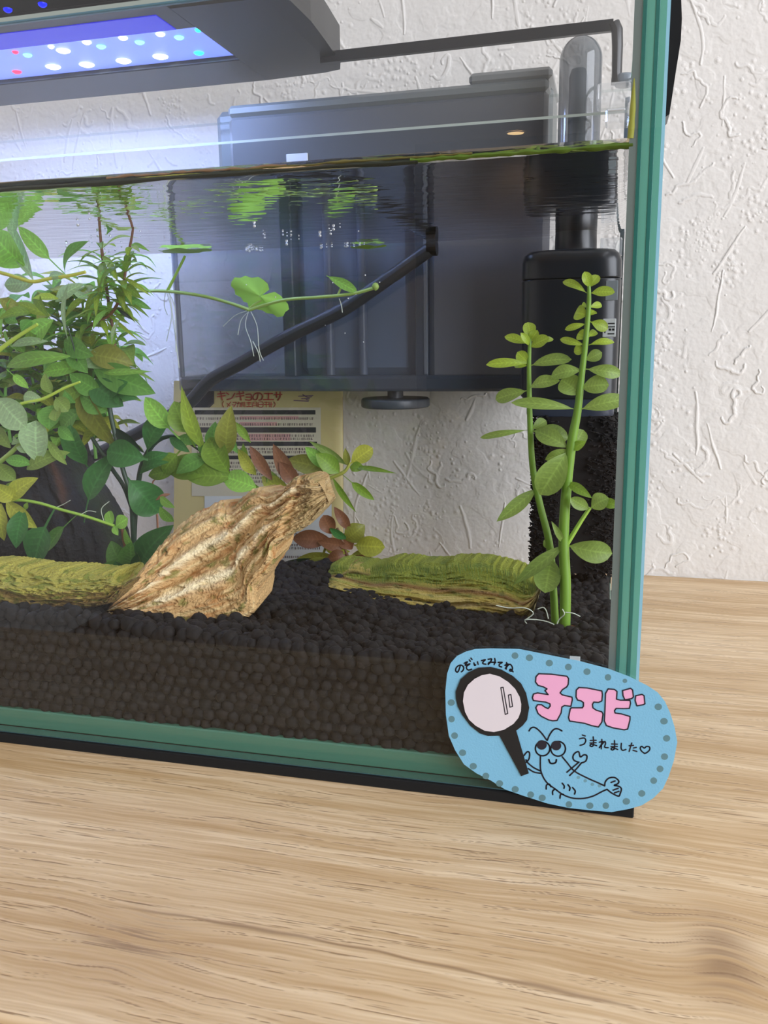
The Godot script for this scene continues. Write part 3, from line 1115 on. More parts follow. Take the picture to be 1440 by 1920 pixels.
func hardscape() -> void:
	var stone := mat("stone", Color.WHITE, 0.85)
	stone.vertex_color_use_as_albedo = true
	bumpy(stone, speckle(4, 0.09, 5), 36.0, 0.085)
	var f := FastNoiseLite.new()
	f.frequency = 1.0
	f.seed = 17
	f.fractal_octaves = 3

	# the leaning ridged stone in the middle
	var up := [[190, 1150], [235, 1096], [275, 1045], [304, 1010], [342, 976], [400, 945], [428, 949], [468, 922], [512, 925], [548, 900], [566, 897], [586, 910]]
	var dn := [[194, 1160], [242, 1176], [300, 1186], [360, 1188], [420, 1178], [466, 1156], [473, 1108], [504, 1060], [507, 1030], [542, 1006], [574, 984], [603, 948]]
	var z0 := on_bed(330, 1180).z - 2.0
	var depth := func(u: float, v: float) -> float: return z0 - 5.0 - 30.0 * u - (1.0 - v) * 24.0 * sin(PI * clampf(u, 0.06, 0.94))
	var ra := func(u: float) -> float: return 0.40 - 0.24 * u + 0.02 * sin(u * 14.0)
	var rb := func(u: float) -> float: return 0.62 - 0.10 * u + 0.015 * sin(u * 11.0 + 1.0)
	var relief := func(u: float, v: float) -> float:
		var w := v + 0.02 * f.get_noise_2d(u * 5.0, v * 3.0)
		var h := 1.8 * ridge(w, ra.call(u), 0.045) + 1.5 * ridge(w, rb.call(u), 0.05) * smoothstep(0.78, 0.6, u)
		h += 1.2 * ridge(w, ra.call(u) - 0.16, 0.04) - 1.6 * ridge(w, ra.call(u) + 0.11, 0.05)
		h += 0.7 * f.get_noise_2d(u * 2.2, w * 14.0) + 0.7 * f.get_noise_2d(u * 14.0, w * 9.0) + 0.5 * f.get_noise_2d(u * 40.0, w * 26.0) - 0.8 * absf(f.get_noise_2d(u * 5.0 + 12.0, w * 11.0)) + 1.0 * smoothstep(0.0, 0.06, f.get_noise_2d(u * 4.0 + 33.0, w * 7.0))
		h -= 3.2 * smoothstep(0.80, 0.825, u + 0.10 * (v - 0.4) + 0.03 * f.get_noise_2d(3.0, v * 9.0))
		h -= 2.4 * ridge(u, 0.10, 0.05) * ridge(w, 0.55, 0.09)
		return h
	var tint := func(u: float, v: float, h: float) -> Color:
		var w := v + 0.02 * f.get_noise_2d(u * 5.0, v * 3.0)
		var c := lin(204, 166, 112).lerp(lin(178, 126, 72), smoothstep(0.0, 0.45, f.get_noise_2d(u * 6.0 + 9.0, w * 12.0)))
		c = c.lerp(lin(222, 194, 140), smoothstep(0.05, 0.4, f.get_noise_2d(u * 2.5 + 30.0, w * 18.0)))
		var pale := maxf(ridge(w, ra.call(u), 0.035), ridge(w, rb.call(u), 0.05) * smoothstep(0.8, 0.6, u))
		pale = maxf(pale * smoothstep(-0.5, 0.1, f.get_noise_2d(u * 9.0, 4.0 + w * 5.0)), 0.7 * smoothstep(0.3, 0.0, u) * ridge(w, 0.75, 0.2) * smoothstep(-0.1, 0.2, f.get_noise_2d(u * 5.0, w * 30.0)))
		c = c.lerp(lin(250, 234, 192), 0.95 * pale)
		c = c.lerp(lin(112, 116, 44), 0.75 * smoothstep(0.22, 0.5, f.get_noise_2d(u * 11.0 + 60.0, w * 9.0)) * (1.0 - pale))
		return c.lerp(lin(160, 138, 94), 0.7 * smoothstep(0.80, 0.9, u + 0.1 * (v - 0.4)))
	var t := thing("stone", "tan ridged stone with white veins leaning in the middle of the tank", "stone", at(330, 1180, z0))
	part("stone_body", slab(up, dn, depth, 26.0, relief, tint, 210, 96), stone, t)

	# the flat mossy stone at the right
	up = [[608, 1085], [622, 1062], [690, 1068], [735, 1057], [800, 1063], [870, 1057], [940, 1068], [985, 1086], [1010, 1110]]
	dn = [[610, 1110], [640, 1126], [702, 1150], [760, 1164], [840, 1178], [900, 1184], [955, 1186], [985, 1180], [1011, 1116]]
	var zl := on_bed(630, 1108).z
	var zr := on_bed(975, 1174).z
	var depth2 := func(u: float, v: float) -> float: return lerpf(zl, zr, u) - 1.0 - 46.0 * clampf(1.0 - v / 0.66, 0.0, 1.0) * (1.0 - 0.45 * u) + 2.0 * smoothstep(0.66, 0.70, v)
	var relief2 := func(u: float, v: float) -> float:
		var w := v + 0.04 * f.get_noise_2d(u * 4.0 + 20.0, v * 2.0)
		var h := 1.8 * f.get_noise_2d(u * 2.5 + 5.0, w * 13.0) - 1.8 * absf(f.get_noise_2d(u * 5.0, w * 17.0 + 60.0)) + 1.0 * f.get_noise_2d(u * 10.0, w * 20.0 + 9.0)
		h += 1.7 * smoothstep(0.30, 0.36, w - 0.25 * u + 0.1) - 1.9 * smoothstep(0.50, 0.54, w - 0.12 * u) + 1.2 * smoothstep(0.62, 0.66, w - 0.1 * u)
		h -= 3.5 * smoothstep(0.66, 0.72, v) * smoothstep(1.0, 0.9, u)
		return h
	var tint2 := func(u: float, v: float, h: float) -> Color:
		var w := v + 0.04 * f.get_noise_2d(u * 4.0 + 20.0, v * 2.0)
		var c := lin(146, 154, 54).lerp(lin(196, 174, 84), smoothstep(0.2, 0.55, w + 0.25 * f.get_noise_2d(u * 3.0, w * 12.0)))
		c = c.lerp(lin(222, 200, 124), 0.8 * smoothstep(0.1, 0.4, f.get_noise_2d(u * 4.0 + 50.0, w * 22.0)) * smoothstep(0.25, 0.5, w))
		c = c.lerp(lin(128, 80, 44), 0.85 * ridge(w - 0.25 * u, 0.26, 0.05))
		c = c.lerp(lin(120, 96, 66), 0.7 * ridge(w - 0.12 * u, 0.53, 0.04) * smoothstep(0.3, 0.6, u))
		c = c.lerp(lin(70, 96, 24), 0.6 * smoothstep(0.25, 0.5, f.get_noise_2d(u * 12.0, w * 8.0 + 33.0)))
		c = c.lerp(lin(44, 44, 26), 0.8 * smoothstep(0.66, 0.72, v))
		return c.lerp(lin(150, 138, 96), 0.6 * smoothstep(0.93, 0.97, u))
	t = thing("stone", "flat yellow-green mossy stone lying at the foot of the right stem plants", "stone", at(820, 1165, zr - 10.0))
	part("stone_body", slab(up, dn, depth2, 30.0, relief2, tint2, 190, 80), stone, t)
	fuzz(t, v2s(up), 0.02, 0.3, depth2, up, dn, 1500)

	# the low stone at the left
	up = [[-60, 1056], [-20, 1062], [10, 1066], [50, 1073], [90, 1074], [125, 1077], [160, 1082], [190, 1080], [207, 1079], [216, 1098]]
	dn = [[-60, 1152], [-20, 1154], [10, 1152], [50, 1154], [90, 1152], [120, 1148], [160, 1144], [190, 1136], [210, 1122], [217, 1104]]
	var zc := on_bed(90, 1150).z
	var depth3 := func(u: float, v: float) -> float: return zc - 2.0 - 16.0 * (1.0 - v) + 4.0 * sin(PI * v)
	var relief3 := func(u: float, v: float) -> float:
		var w := v + 0.06 * f.get_noise_2d(u * 4.0 + 70.0, v * 2.0)
		var h := 2.2 * f.get_noise_2d(u * 4.0 + 15.0, w * 8.0) - 2.2 * absf(f.get_noise_2d(u * 9.0, w * 9.0 + 61.0)) + 1.4 * f.get_noise_2d(u * 13.0, w * 12.0 + 9.0)
		h += 2.6 * ridge(w, 0.40, 0.12) - 2.6 * smoothstep(0.55, 0.66, w + 0.10 * sin(u * 9.0))
		return h
	var tint3 := func(u: float, v: float, h: float) -> Color:
		var w := v + 0.06 * f.get_noise_2d(u * 4.0 + 70.0, v * 2.0)
		var c := lin(184, 176, 78).lerp(lin(166, 138, 74), smoothstep(0.35, 0.7, w + 0.3 * f.get_noise_2d(u * 6.0, w * 9.0)))
		c = c.lerp(lin(110, 130, 34), 0.7 * smoothstep(0.1, 0.4, f.get_noise_2d(u * 9.0 + 44.0, w * 7.0)))
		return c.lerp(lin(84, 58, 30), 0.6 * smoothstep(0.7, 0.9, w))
	t = thing("stone", "low yellow-green stone on the black gravel at the left, in front of driftwood", "stone", at(90, 1150, zc))
	part("stone_body", slab(up, dn, depth3, 22.0, relief3, tint3, 150, 60), stone, t)

	# driftwood stump
	var bark := mat("driftwood_bark", Color.WHITE, 0.8)
	bark.vertex_color_use_as_albedo = true
	bumpy(bark, speckle(8, 0.03, 4, 256, true), 26.0, 0.12)
	up = [[40, 648], [66, 700], [92, 745], [112, 790], [126, 850], [150, 905], [176, 945], [200, 985], [214, 1030], [217, 1075]]
	dn = [[-70, 648], [-80, 700], [-80, 745], [-80, 790], [-80, 850], [-80, 905], [-70, 945], [-60, 985], [-50, 1030], [-50, 1085]]
	var depth4 := func(u: float, v: float) -> float: return -158.0 + 26.0 * sin(PI * clampf(v * 0.6 + 0.05, 0.0, 1.0)) + 12.0 * u
	var relief4 := func(u: float, v: float) -> float: return 3.0 * f.get_noise_2d(v * 9.0, u * 2.0 + 80.0) + 1.4 * f.get_noise_2d(v * 24.0, u * 8.0)
	var tint4 := func(u: float, v: float, h: float) -> Color:
		var c := lin(20, 17, 17).lerp(lin(9, 8, 7), smoothstep(-0.2, 0.3, f.get_noise_2d(v * 14.0, u * 4.0)))
		c = c.lerp(lin(92, 58, 30), 0.7 * ridge(v, 0.26 + 0.1 * sin(u * 9.0), 0.03) * smoothstep(0.4, 0.5, u) * smoothstep(0.75, 0.6, u))
		return c.lerp(lin(44, 62, 20), 0.5 * smoothstep(0.12, 0.0, v) * smoothstep(0.4, 0.6, u))
	t = thing("driftwood", "dark brown driftwood stump rising behind the left plants", "driftwood", at(90, 1075, -110))
	part("stump", slab(up, dn, depth4, 30.0, relief4, tint4, 90, 50), bark, t)

# short hair algae standing on a stone's upper face
func fuzz(parent: Node3D, edge: Array, v0: float, v1: float, depth: Callable, up: Array, dn: Array, n: int) -> void:
	var b := MB.new()
	b.face([Vector3(-0.15, 0, 0), Vector3(0.15, 0, 0), Vector3(0.0, 3.4, 0.5)], Vector3.BACK)
	var m := mat("hair_algae", rgb(104, 132, 44), 0.8)
	m.backlight_enabled = true
	m.backlight = Color(0.5, 0.5, 0.4)
	var mm := MultiMesh.new()
	mm.transform_format = MultiMesh.TRANSFORM_3D
	mm.mesh = b.mesh(Vector3.ZERO, m)
	mm.instance_count = n
	var t := curve(edge, 100)
	var l := curve(v2s(dn), 100)
	for k in n:
		var u := rng.randf_range(0.12, 0.97)
		var v := v0 + (v1 - v0) * pow(rng.randf(), 2.0)
		var i := int(u * 99)
		var p: Vector2 = t[i].lerp(l[i], v)
		var q := at(p.x, p.y, depth.call(u, v)) + Vector3(0, -0.5, 0.6)
		mm.set_instance_transform(k, Transform3D(Basis(Vector3.UP, rng.randf() * TAU) * Basis(Vector3.RIGHT, rng.randf_range(-0.6, 0.6)) * Basis.from_scale(Vector3.ONE * rng.randf_range(0.4, 1.0)), (q - origin_of[parent]) * MM))
	var mi := MultiMeshInstance3D.new()
	mi.name = "hair_algae"
	mi.multimesh = mm
	mi.set_meta("kind", "stuff")
	parent.add_child(mi, true)

# ---------------------------------------------------------------- plants
var tints := {}

func leaf_cloth() -> void:
	var w := 96
	var h := 160
	var img := Image.create(w, h, false, Image.FORMAT_RGB8)
	var f := FastNoiseLite.new()
	f.seed = 2
	f.frequency = 0.07
	for y in h:
		for x in w:
			var c := absf(x / 47.5 - 1.0)
			var s := float(y) / h
			var v := 0.86 + 0.07 * f.get_noise_2d(x, y)
			var vein := pow(absf(sin((s * 9.0 - c * 1.3) * PI)), 14.0) * 0.10 * smoothstep(1.0, 0.1, c)
			v += vein + 0.12 * exp(-pow(c / 0.07, 2.0))
			img.set_pixel(x, y, Color(v, v, v * 0.96))
	var m := mat("leaf", Color.WHITE, 0.42)
	m.vertex_color_use_as_albedo = true
	m.albedo_texture = tex(img)
	m.backlight_enabled = true
	m.backlight = Color(0.95, 0.95, 0.95)
	m = mat("stem", Color.WHITE, 0.45)
	m.vertex_color_use_as_albedo = true
	m.backlight_enabled = true
	m.backlight = Color(0.3, 0.3, 0.3)
	tints = {"G": lin(168, 194, 74), "B": lin(146, 174, 90), "S": lin(114, 154, 52), "D": lin(78, 140, 76), "M": lin(118, 176, 84), "Y": lin(196, 200, 84), "O": lin(156, 160, 72), "R": lin(170, 116, 86), "P": lin(186, 218, 172), "L": lin(160, 216, 100), "K": lin(36, 62, 44), "T": lin(124, 84, 58), "W": lin(206, 214, 196), "V": lin(136, 172, 66)}
	for k in ["G", "B", "M", "Y", "O", "P", "L", "V", "D"]:
		tints[k] = tints[k] * 1.32

func leaf_width(s: float, shape: String) -> float:
	match shape:
		"o":
			return 0.09 if s < 0.08 else maxf(0.09 * (1.0 - s), pow(sin(PI * pow((s - 0.08) / 0.92, 1.25)), 0.58))
		"s":
			return 0.07 + 0.06 * s if s < 0.34 else maxf(0.1 * (1.0 - s), pow(sin(PI * pow((s - 0.34) / 0.66 * 0.97 + 0.03, 0.85)), 0.75))
		"l":
			return maxf(0.06 * (1.0 - s), pow(sin(PI * pow(s, 0.85)), 1.15))
		_:
			return maxf(0.07 * (1.0 - s), pow(sin(PI * pow(s, 0.9)), 0.85))

func leaf(pl: Node3D, b: Vector3, t: Vector3, w: float, tint: Color, shape := "e", bulge := 0.12, nrm := Vector3.ZERO, tip := Color(0, 0, 0, 0)) -> MeshInstance3D:
	var a := t - b
	var len := a.length()
	var ax := a / len
	var n := nrm
	if n == Vector3.ZERO:
		n = Vector3(rng.randf_range(-0.3, 0.3), 0.32 + rng.randf_range(-0.25, 0.25), 1.0)
	n = (n - ax * n.dot(ax)).normalized()
	var side := ax.cross(n)
	var rows := []
	var cols := []
	var phase := rng.randf() * TAU
	var shade := rng.randf_range(0.88, 1.12)
	var steps := 12
	for i in steps + 1:
		var s := float(i) / steps
		var hw := w * 0.5 * leaf_width(s, shape)
		var p := b + a * s + n * (bulge * len * sin(PI * s))
		var row := []
		var cr := []
		for k in [-1.0, -0.6, 0.0, 0.6, 1.0]:
			var lift: float = 0.26 * hw * k * k + 0.10 * hw * absf(k) * sin(s * 8.0 + phase + k)
			row.append(p + side * (hw * k) + n * lift)
			var c := tint * shade
			if tip.a > 0.0:
				c = c.lerp(tip, smoothstep(0.45, 1.0, s) * 0.8)
			c.a = 1.0
			cr.append(c)
		rows.append(row)
		cols.append(cr)
	var m := MB.new()
	m.sheet(rows, false, false, cols)
	return part("leaf", m, mats.leaf, pl)

# leaves given as [base x, base y, tip x, tip y, breadth, tint, shape] in the frame's pixels, at depth z
func leaves(pl: Node3D, z: float, list: Array, spread := 5.0, bulge := 0.12) -> void:
	for q in list:
		var zt: float = z + rng.randf_range(-spread, spread) + (q[7] if q.size() > 7 else 0.0)
		var b := at(q[0], q[1], z)
		var t := at(q[2], q[3], zt)
		leaf(pl, b, t, 1.16 * q[4] * per_px(t), tints[q[5]], q[6], bulge * rng.randf_range(0.4, 1.3))

func stem(pl: Node3D, z: float, pts: Array, widths: Array, tint: String, n := 30, z1 := 1e9) -> Array:
	var line := []
	for k in pts.size():
		var q = pts[k]
		line.append(at(q[0], q[1], z if z1 > 1e8 else lerpf(z, z1, float(k) / (pts.size() - 1))))
	var c := curve(line, n)
	var r := []
	for k in n:
		var s := float(k) / (n - 1) * (widths.size() - 1)
		var i := mini(int(s), maxi(widths.size() - 2, 0))
		var w: float = lerpf(widths[i], widths[mini(i + 1, widths.size() - 1)], s - i)
		r.append(w * 0.5 * per_px(c[k]))
	var m := MB.new()
	m.tube(c, r, 9, tints[tint])
	part("stem", m, mats.stem, pl)
	return c

func roots(pl: Node3D, z: float, lines: Array, w := 2.0, tint := "W") -> void:
	for q in lines:
		var line := []
		for p in q:
			line.append(at(p[0], p[1], z + rng.randf_range(-1, 1)))
		var c := curve(line, 14)
		var m := MB.new()
		m.tube(c, [w * 0.5 * per_px(c[0])], 5, tints[tint])
		part("root", m, mats.stem, pl)

# a whorled shoot of narrow drooping leaves along a line
func whorls(pl: Node3D, c: Array, from: int, to: int, step: int, length: float, w: float, keys: Array, droop := 0.5, count := 4) -> void:
	for k in range(from, to, step):
		var turn := rng.randf() * TAU
		for j in count:
			var a := turn + TAU * j / count + rng.randf_range(-0.3, 0.3)
			var dir := Vector3(cos(a), rng.randf_range(-droop, 0.35), sin(a)).normalized()
			var l := length * rng.randf_range(0.7, 1.25)
			leaf(pl, c[k], c[k] + dir * l, w * rng.randf_range(0.8, 1.3), tints[keys[rng.randi() % keys.size()]], "l" if rng.randf() < 0.6 else "e", rng.randf_range(0.1, 0.22), Vector3(0, 1, 0.35))

func plants() -> void:
	leaf_cloth()
	# ---- the two stem plants at the right
	var z := on_bed(1050, 1184).z - 1.0
	var t := thing("stem_plant", "tall green stem plant with opposite oval leaves before the black filter", "plant", at(1058, 1184, z))
	stem(t, z, [[1059, 1190], [1060, 1100], [1057, 1010], [1061, 930], [1072, 830], [1083, 770], [1091, 700], [1098, 640], [1104, 570], [1104, 532]], [20, 21, 20, 19, 18, 15, 12, 11, 9, 6], "S", 44)
	stem(t, z, [[1062, 1022], [1074, 1002], [1090, 976], [1106, 952]], [9, 9, 8, 7], "V", 14)
	leaves(t, z, [[1105, 540, 1096, 509, 17, "G", "o"], [1105, 540, 1122, 516, 17, "G", "o"], [1101, 550, 1055, 528, 14, "G", "o"], [1106, 550, 1153, 548, 19, "G", "o"],
		[1104, 577, 1128, 571, 12, "G", "o"], [1102, 577, 1090, 573, 11, "G", "o"], [1104, 592, 1078, 587, 25, "G", "o"], [1105, 592, 1114, 582, 18, "G", "o"],
		[1100, 607, 1059, 618, 11, "G", "o"], [1106, 603, 1140, 617, 19, "G", "o"], [1101, 634, 1083, 626, 20, "G", "o"], [1104, 632, 1118, 621, 13, "G", "o"],
		[1099, 648, 1050, 636, 12, "G", "o"], [1104, 647, 1152, 642, 12, "G", "o"], [1098, 654, 1076, 660, 17, "G", "o"], [1097, 676, 1129, 661, 20, "B", "o"],
		[1094, 694, 1033, 706, 24, "B", "o"], [1098, 692, 1166, 702, 22, "B", "o"], [1090, 742, 1052, 712, 38, "B", "o"], [1089, 728, 1142, 722, 33, "B", "o"],
		[1082, 768, 958, 755, 19, "B", "o"], [1087, 768, 1178, 748, 27, "B", "o"]], 4.0, 0.16)
	leaves(t, z, [[1068, 842, 1004, 808, 30, "B", "o"], [1072, 842, 1094, 806, 25, "B", "o"], [1074, 842, 1099, 828, 16, "V", "e"], [1066, 843, 1012, 928, 46, "B", "o", 6.0],
		[1066, 843, 1022, 862, 18, "B", "e"], [1064, 905, 1110, 934, 16, "V", "e"], [1106, 955, 1069, 934, 21, "B", "o"], [1107, 953, 1142, 934, 30, "B", "o"], [1128, 940, 1164, 949, 17, "V", "e"],
		[1058, 1022, 961, 1098, 22, "B", "l"], [1062, 1022, 1148, 1038, 38, "B", "o"], [1058, 1018, 1034, 977, 11, "B", "e"]], 5.0, 0.14)
	roots(t, z + 4.0, [[[1050, 1188], [1040, 1172], [1015, 1163], [985, 1162], [990, 1172], [1010, 1190]], [[1040, 1194], [1046, 1165], [1058, 1152], [1054, 1142]], [[985, 1162], [1000, 1150], [985, 1140], [955, 1140], [930, 1135]], [[1028, 1160], [1024, 1145], [1018, 1139], [1008, 1142]], [[1060, 1148], [1075, 1150], [1088, 1156]]], 2.2)
	var m := MB.new()
	m.box(on_bed(1062, 1184) + Vector3(-3.5, -0.6, -4), on_bed(1062, 1184) + Vector3(3.5, 1.2, 0.5), 0.6)
	part("wool_plug", m, mat("coir", rgb(134, 84, 40), 0.95), t)
	t = thing("stem_plant", "shorter green stem plant bending left beside the tall one, by the mossy stone", "plant", at(1040, 1184, z - 3.0))
	var zl := z - 5.0
	stem(t, zl, [[1042, 1190], [1037, 1100], [1030, 1020], [1012, 945], [999, 880], [994, 800], [992, 720], [992, 670], [994, 635]], [15, 14, 14, 13, 12, 11, 9, 8, 6], "S", 40)
	leaves(t, zl, [[994, 640, 990, 604, 21, "G", "o"], [994, 642, 1008, 619, 16, "G", "o"], [993, 645, 946, 631, 15, "G", "o"], [994, 652, 1030, 633, 21, "G", "o"], [994, 648, 1038, 636, 11, "G", "o"], [992, 648, 976, 624, 12, "G", "o"],
		[991, 682, 911, 684, 16, "G", "o"], [992, 682, 970, 660, 20, "G", "o"], [991, 686, 964, 685, 13, "G", "o"], [994, 686, 1072, 674, 22, "B", "o"], [992, 728, 1050, 714, 22, "B", "o"], [990, 732, 929, 749, 23, "B", "o"],
		[992, 806, 900, 821, 11, "B", "o"], [996, 806, 1024, 788, 18, "B", "o"], [996, 808, 1066, 822, 30, "B", "o"], [1004, 918, 931, 978, 23, "B", "e"], [1036, 1044, 1022, 1112, 44, "B", "o", 5.0], [1030, 1030, 1020, 1012, 9, "V", "e"]], 4.0, 0.14)

	# ---- the creeping runner with lobed leaves near the surface
	z = -187.0
	t = thing("creeping_pennywort", "pale green runner with scalloped round leaves floating near the water surface", "plant", at(312, 546, z))
	stem(t, z, [[240, 546], [312, 546], [380, 555], [430, 568], [467, 581]], [6, 6, 6, 6, 7], "B", 26)
	stem(t, z, [[467, 581], [530, 563], [600, 557], [660, 551], [704, 539]], [7, 6, 6, 6, 7], "B", 26)
	m = MB.new()
	m.lathe(at(704, 538, z), [Vector2(0.1, -1.8), Vector2(1.3, -1.0), Vector2(1.8, 0.2), Vector2(1.2, 1.6), Vector2(0.1, 2.1)], 14, 1.0, tints.B)
	part("bud", m, mats.stem, t)
	stem(t, z, [[314, 545], [330, 514], [347, 480]], [6, 5, 5], "V", 10)
	stem(t, z, [[467, 580], [478, 570], [492, 562]], [6, 5, 5], "B", 8)
	lobed(t, [[492, 553], [505, 543], [502, 532], [493, 524], [484, 519], [472, 521], [460, 517], [450, 521], [440, 520], [434, 528], [433, 536], [440, 543], [441, 552], [452, 558], [457, 566], [464, 568], [466, 576], [480, 580], [492, 582], [500, 587], [512, 589], [520, 595], [531, 593], [535, 585], [542, 580], [540, 570], [533, 562], [526, 554], [515, 547], [505, 550]], z, "L", 1.6)
	flat_leaf(t, 348, 470, 13.5, 10.0, "V")
	flat_leaf(t, 690, 462, 9.0, 5.0, "V")
	stem(t, z, [[632, 556], [637, 545], [642, 536]], [4, 4, 4], "B", 8)
	leaves(t, z, [[612, 517, 670, 548, 17, "L", "o"]], 1.0, 0.05)
	roots(t, z, [[[313, 548], [322, 590], [312, 640]], [[316, 548], [328, 580], [330, 660]], [[318, 548], [326, 610], [336, 690]], [[310, 548], [308, 572], [314, 590]], [[466, 584], [452, 600], [446, 628]], [[466, 584], [460, 610], [470, 640], [476, 668]], [[470, 584], [482, 612], [486, 656], [494, 676]], [[462, 583], [440, 592], [418, 612]], [[636, 560], [640, 572], [642, 586]], [[474, 640], [484, 660], [488, 678]]], 1.8)

	# ---- red-stemmed shoots reaching the surface at the left
	z = -104.0
	t = thing("red_stem_plant", "bushy plant with two thin red stems and narrow leaves reaching the water surface", "plant", at(200, 760, z))
	var c := stem(t, z, [[186, 400], [188, 440], [192, 480], [197, 520], [204, 570], [214, 640], [222, 720]], [5, 5, 6, 6, 6, 6, 6], "T", 40)
	whorls(t, c, 11, 39, 2, 15.0, 3.2, ["G", "V", "L", "G"], 0.9)
	c = stem(t, z + 4.0, [[250, 424], [246, 450], [238, 490], [232, 530], [226, 556], [206, 590], [162, 614], [130, 640]], [4, 5, 5, 5, 6, 6, 5, 5], "T", 40)
	whorls(t, c, 10, 38, 2, 14.0, 3.2, ["G", "V", "L", "G"], 0.9)
	leaves(t, z + 6.0, [[250, 428, 240, 408, 8, "T", "e"], [250, 428, 262, 408, 8, "T", "e"], [186, 425, 182, 402, 9, "T", "e"], [232, 520, 284, 556, 8, "G", "l"], [235, 545, 272, 562, 7, "V", "l"], [226, 555, 284, 580, 14, "M", "e"],
		[218, 578, 252, 602, 6, "K", "l"], [214, 584, 244, 608, 7, "V", "l"], [205, 592, 262, 640, 6, "G", "l"], [200, 600, 225, 640, 7, "G", "l"], [197, 505, 190, 566, 15, "G", "l"], [190, 535, 158, 594, 12, "G", "l"], [230, 530, 268, 562, 13, "V", "l"], [216, 552, 240, 554, 10, "G", "l"],
		[200, 440, 232, 412, 12, "M", "e"], [245, 460, 282, 472, 9, "L", "l"], [236, 500, 252, 470, 14, "V", "e"], [166, 552, 120, 600, 12, "G", "l"], [170, 560, 130, 540, 12, "P", "l"], [226, 596, 210, 650, 8, "P", "l"]], 6.0)

	# ---- long-leaved shoot along the surface, far left
	z = -84.0
	t = thing("long_leaved_plant", "pale long-leaved shoot lying along the water surface at the far left", "plant", at(60, 720, z))
	stem(t, z, [[-30, 506], [0, 511], [32, 520], [62, 528], [95, 522], [130, 517], [160, 510]], [7, 7, 7, 7, 7, 7, 6], "Y", 30)
	stem(t, z + 6.0, [[-20, 672], [20, 640], [70, 608]], [9, 8, 6], "G", 14)
	stem(t, z - 4.0, [[-10, 634], [20, 604], [58, 587], [92, 590], [118, 606], [132, 628], [150, 700]], [4, 4, 4, 4, 4, 3, 3], "K", 26)
	leaves(t, z, [[62, 524, 16, 408, 26, "P", "l"], [124, 516, 34, 424, 25, "L", "s"], [122, 512, 166, 452, 28, "M", "e"], [46, 498, -14, 436, 56, "L", "e"], [44, 482, -10, 496, 32, "L", "e"], [62, 532, 8, 534, 30, "P", "e"], [118, 516, 92, 518, 14, "P", "e"],
		[104, 566, 158, 532, 22, "P", "e"], [96, 592, 30, 566, 16, "G", "l"], [66, 585, -6, 600, 20, "V", "l"], [100, 600, 62, 640, 34, "L", "e"], [60, 600, 40, 622, 20, "M", "e"], [132, 668, 12, 688, 25, "L", "e"], [12, 692, 54, 728, 15, "L", "s"], [90, 640, 20, 650, 16, "P", "l"],
		[70, 548, 96, 600, 16, "V", "l"], [20, 560, 4, 640, 12, "L", "l"], [130, 528, 128, 640, 10, "P", "l"], [10, 620, 34, 660, 24, "L", "e"], [110, 560, 60, 560, 16, "G", "l"], [46, 650, 90, 610, 22, "V", "e"], [34, 606, 8, 590, 18, "M", "l"], [0, 560, 40, 590, 22, "O", "e"]], 10.0)

	# ---- dense stem plant filling the middle of the left side
	z = -112.0
	t = thing("dense_stem_plant", "dense green stem plant filling the left side above the driftwood", "plant", at(150, 850, z))
	for q in [[[120, 860], [132, 760], [120, 660], [108, 590], [100, 540]], [[180, 860], [170, 760], [176, 680], [160, 600], [150, 540]], [[60, 860], [70, 770], [56, 690], [40, 620], [24, 570]], [[210, 850], [200, 760], [206, 690], [228, 650]], [[20, 830], [10, 740], [20, 660], [14, 600]], [[90, 840], [100, 760], [84, 700], [76, 600]], [[150, 840], [140, 770], [150, 700], [130, 600], [136, 560]]]:
		c = stem(t, z + rng.randf_range(-8, 8), q, [6, 6, 5, 5, 4], "M", 30)
		whorls(t, c, 3, 30, 2, 14.0, 7.0, ["L", "M", "V", "B", "L", "Y"], 0.5, 3)

	# ---- broad-leaved plant
	z = -92.0
	t = thing("broad_leaved_plant", "dark green plant with broad stalked leaves on bare stems left of the ridged stone", "plant", at(250, 1060, z))
	stem(t, z, [[202, 735], [208, 780], [217, 820], [222, 850], [232, 886], [245, 930], [250, 1000], [254, 1060]], [9, 9, 9, 9, 9, 9, 10, 10], "K", 40)
	stem(t, z - 3.0, [[172, 820], [190, 848], [212, 882], [232, 912], [246, 950]], [7, 8, 8, 8, 8], "K", 20)
	leaves(t, z, [[166, 664, 250, 684, 42, "O", "e"], [176, 690, 292, 738, 46, "M", "e"], [170, 716, 232, 762, 46, "D", "e"], [190, 700, 286, 697, 12, "L", "l"], [146, 722, 216, 836, 46, "O", "e"], [166, 876, 132, 796, 50, "D", "o"], [158, 980, 216, 850, 46, "D", "s"], [278, 862, 200, 846, 46, "D", "o"],
		[238, 896, 298, 962, 56, "D", "o"], [104, 952, 64, 1062, 52, "D", "s"], [146, 964, 84, 1036, 24, "M", "s"], [205, 770, 150, 740, 36, "M", "e"], [200, 742, 240, 716, 30, "D", "e"], [190, 735, 130, 700, 36, "M", "e"], [160, 730, 110, 756, 34, "V", "e"], [210, 800, 272, 850, 18, "K", "l"], [150, 770, 118, 812, 34, "M", "e"],
		[135, 650, 165, 700, 34, "M", "e"], [150, 690, 80, 700, 26, "L", "e"], [120, 640, 176, 668, 34, "M", "e"], [196, 690, 150, 662, 30, "P", "e"], [220, 740, 262, 748, 14, "D", "l"], [218, 735, 226, 762, 12, "D", "l"]], 7.0)
	z = -104.0
	t = thing("arching_plant", "plant arching to the right with bright yellow-green wavy leaves above the ridged stone", "plant", at(248, 1060, z))
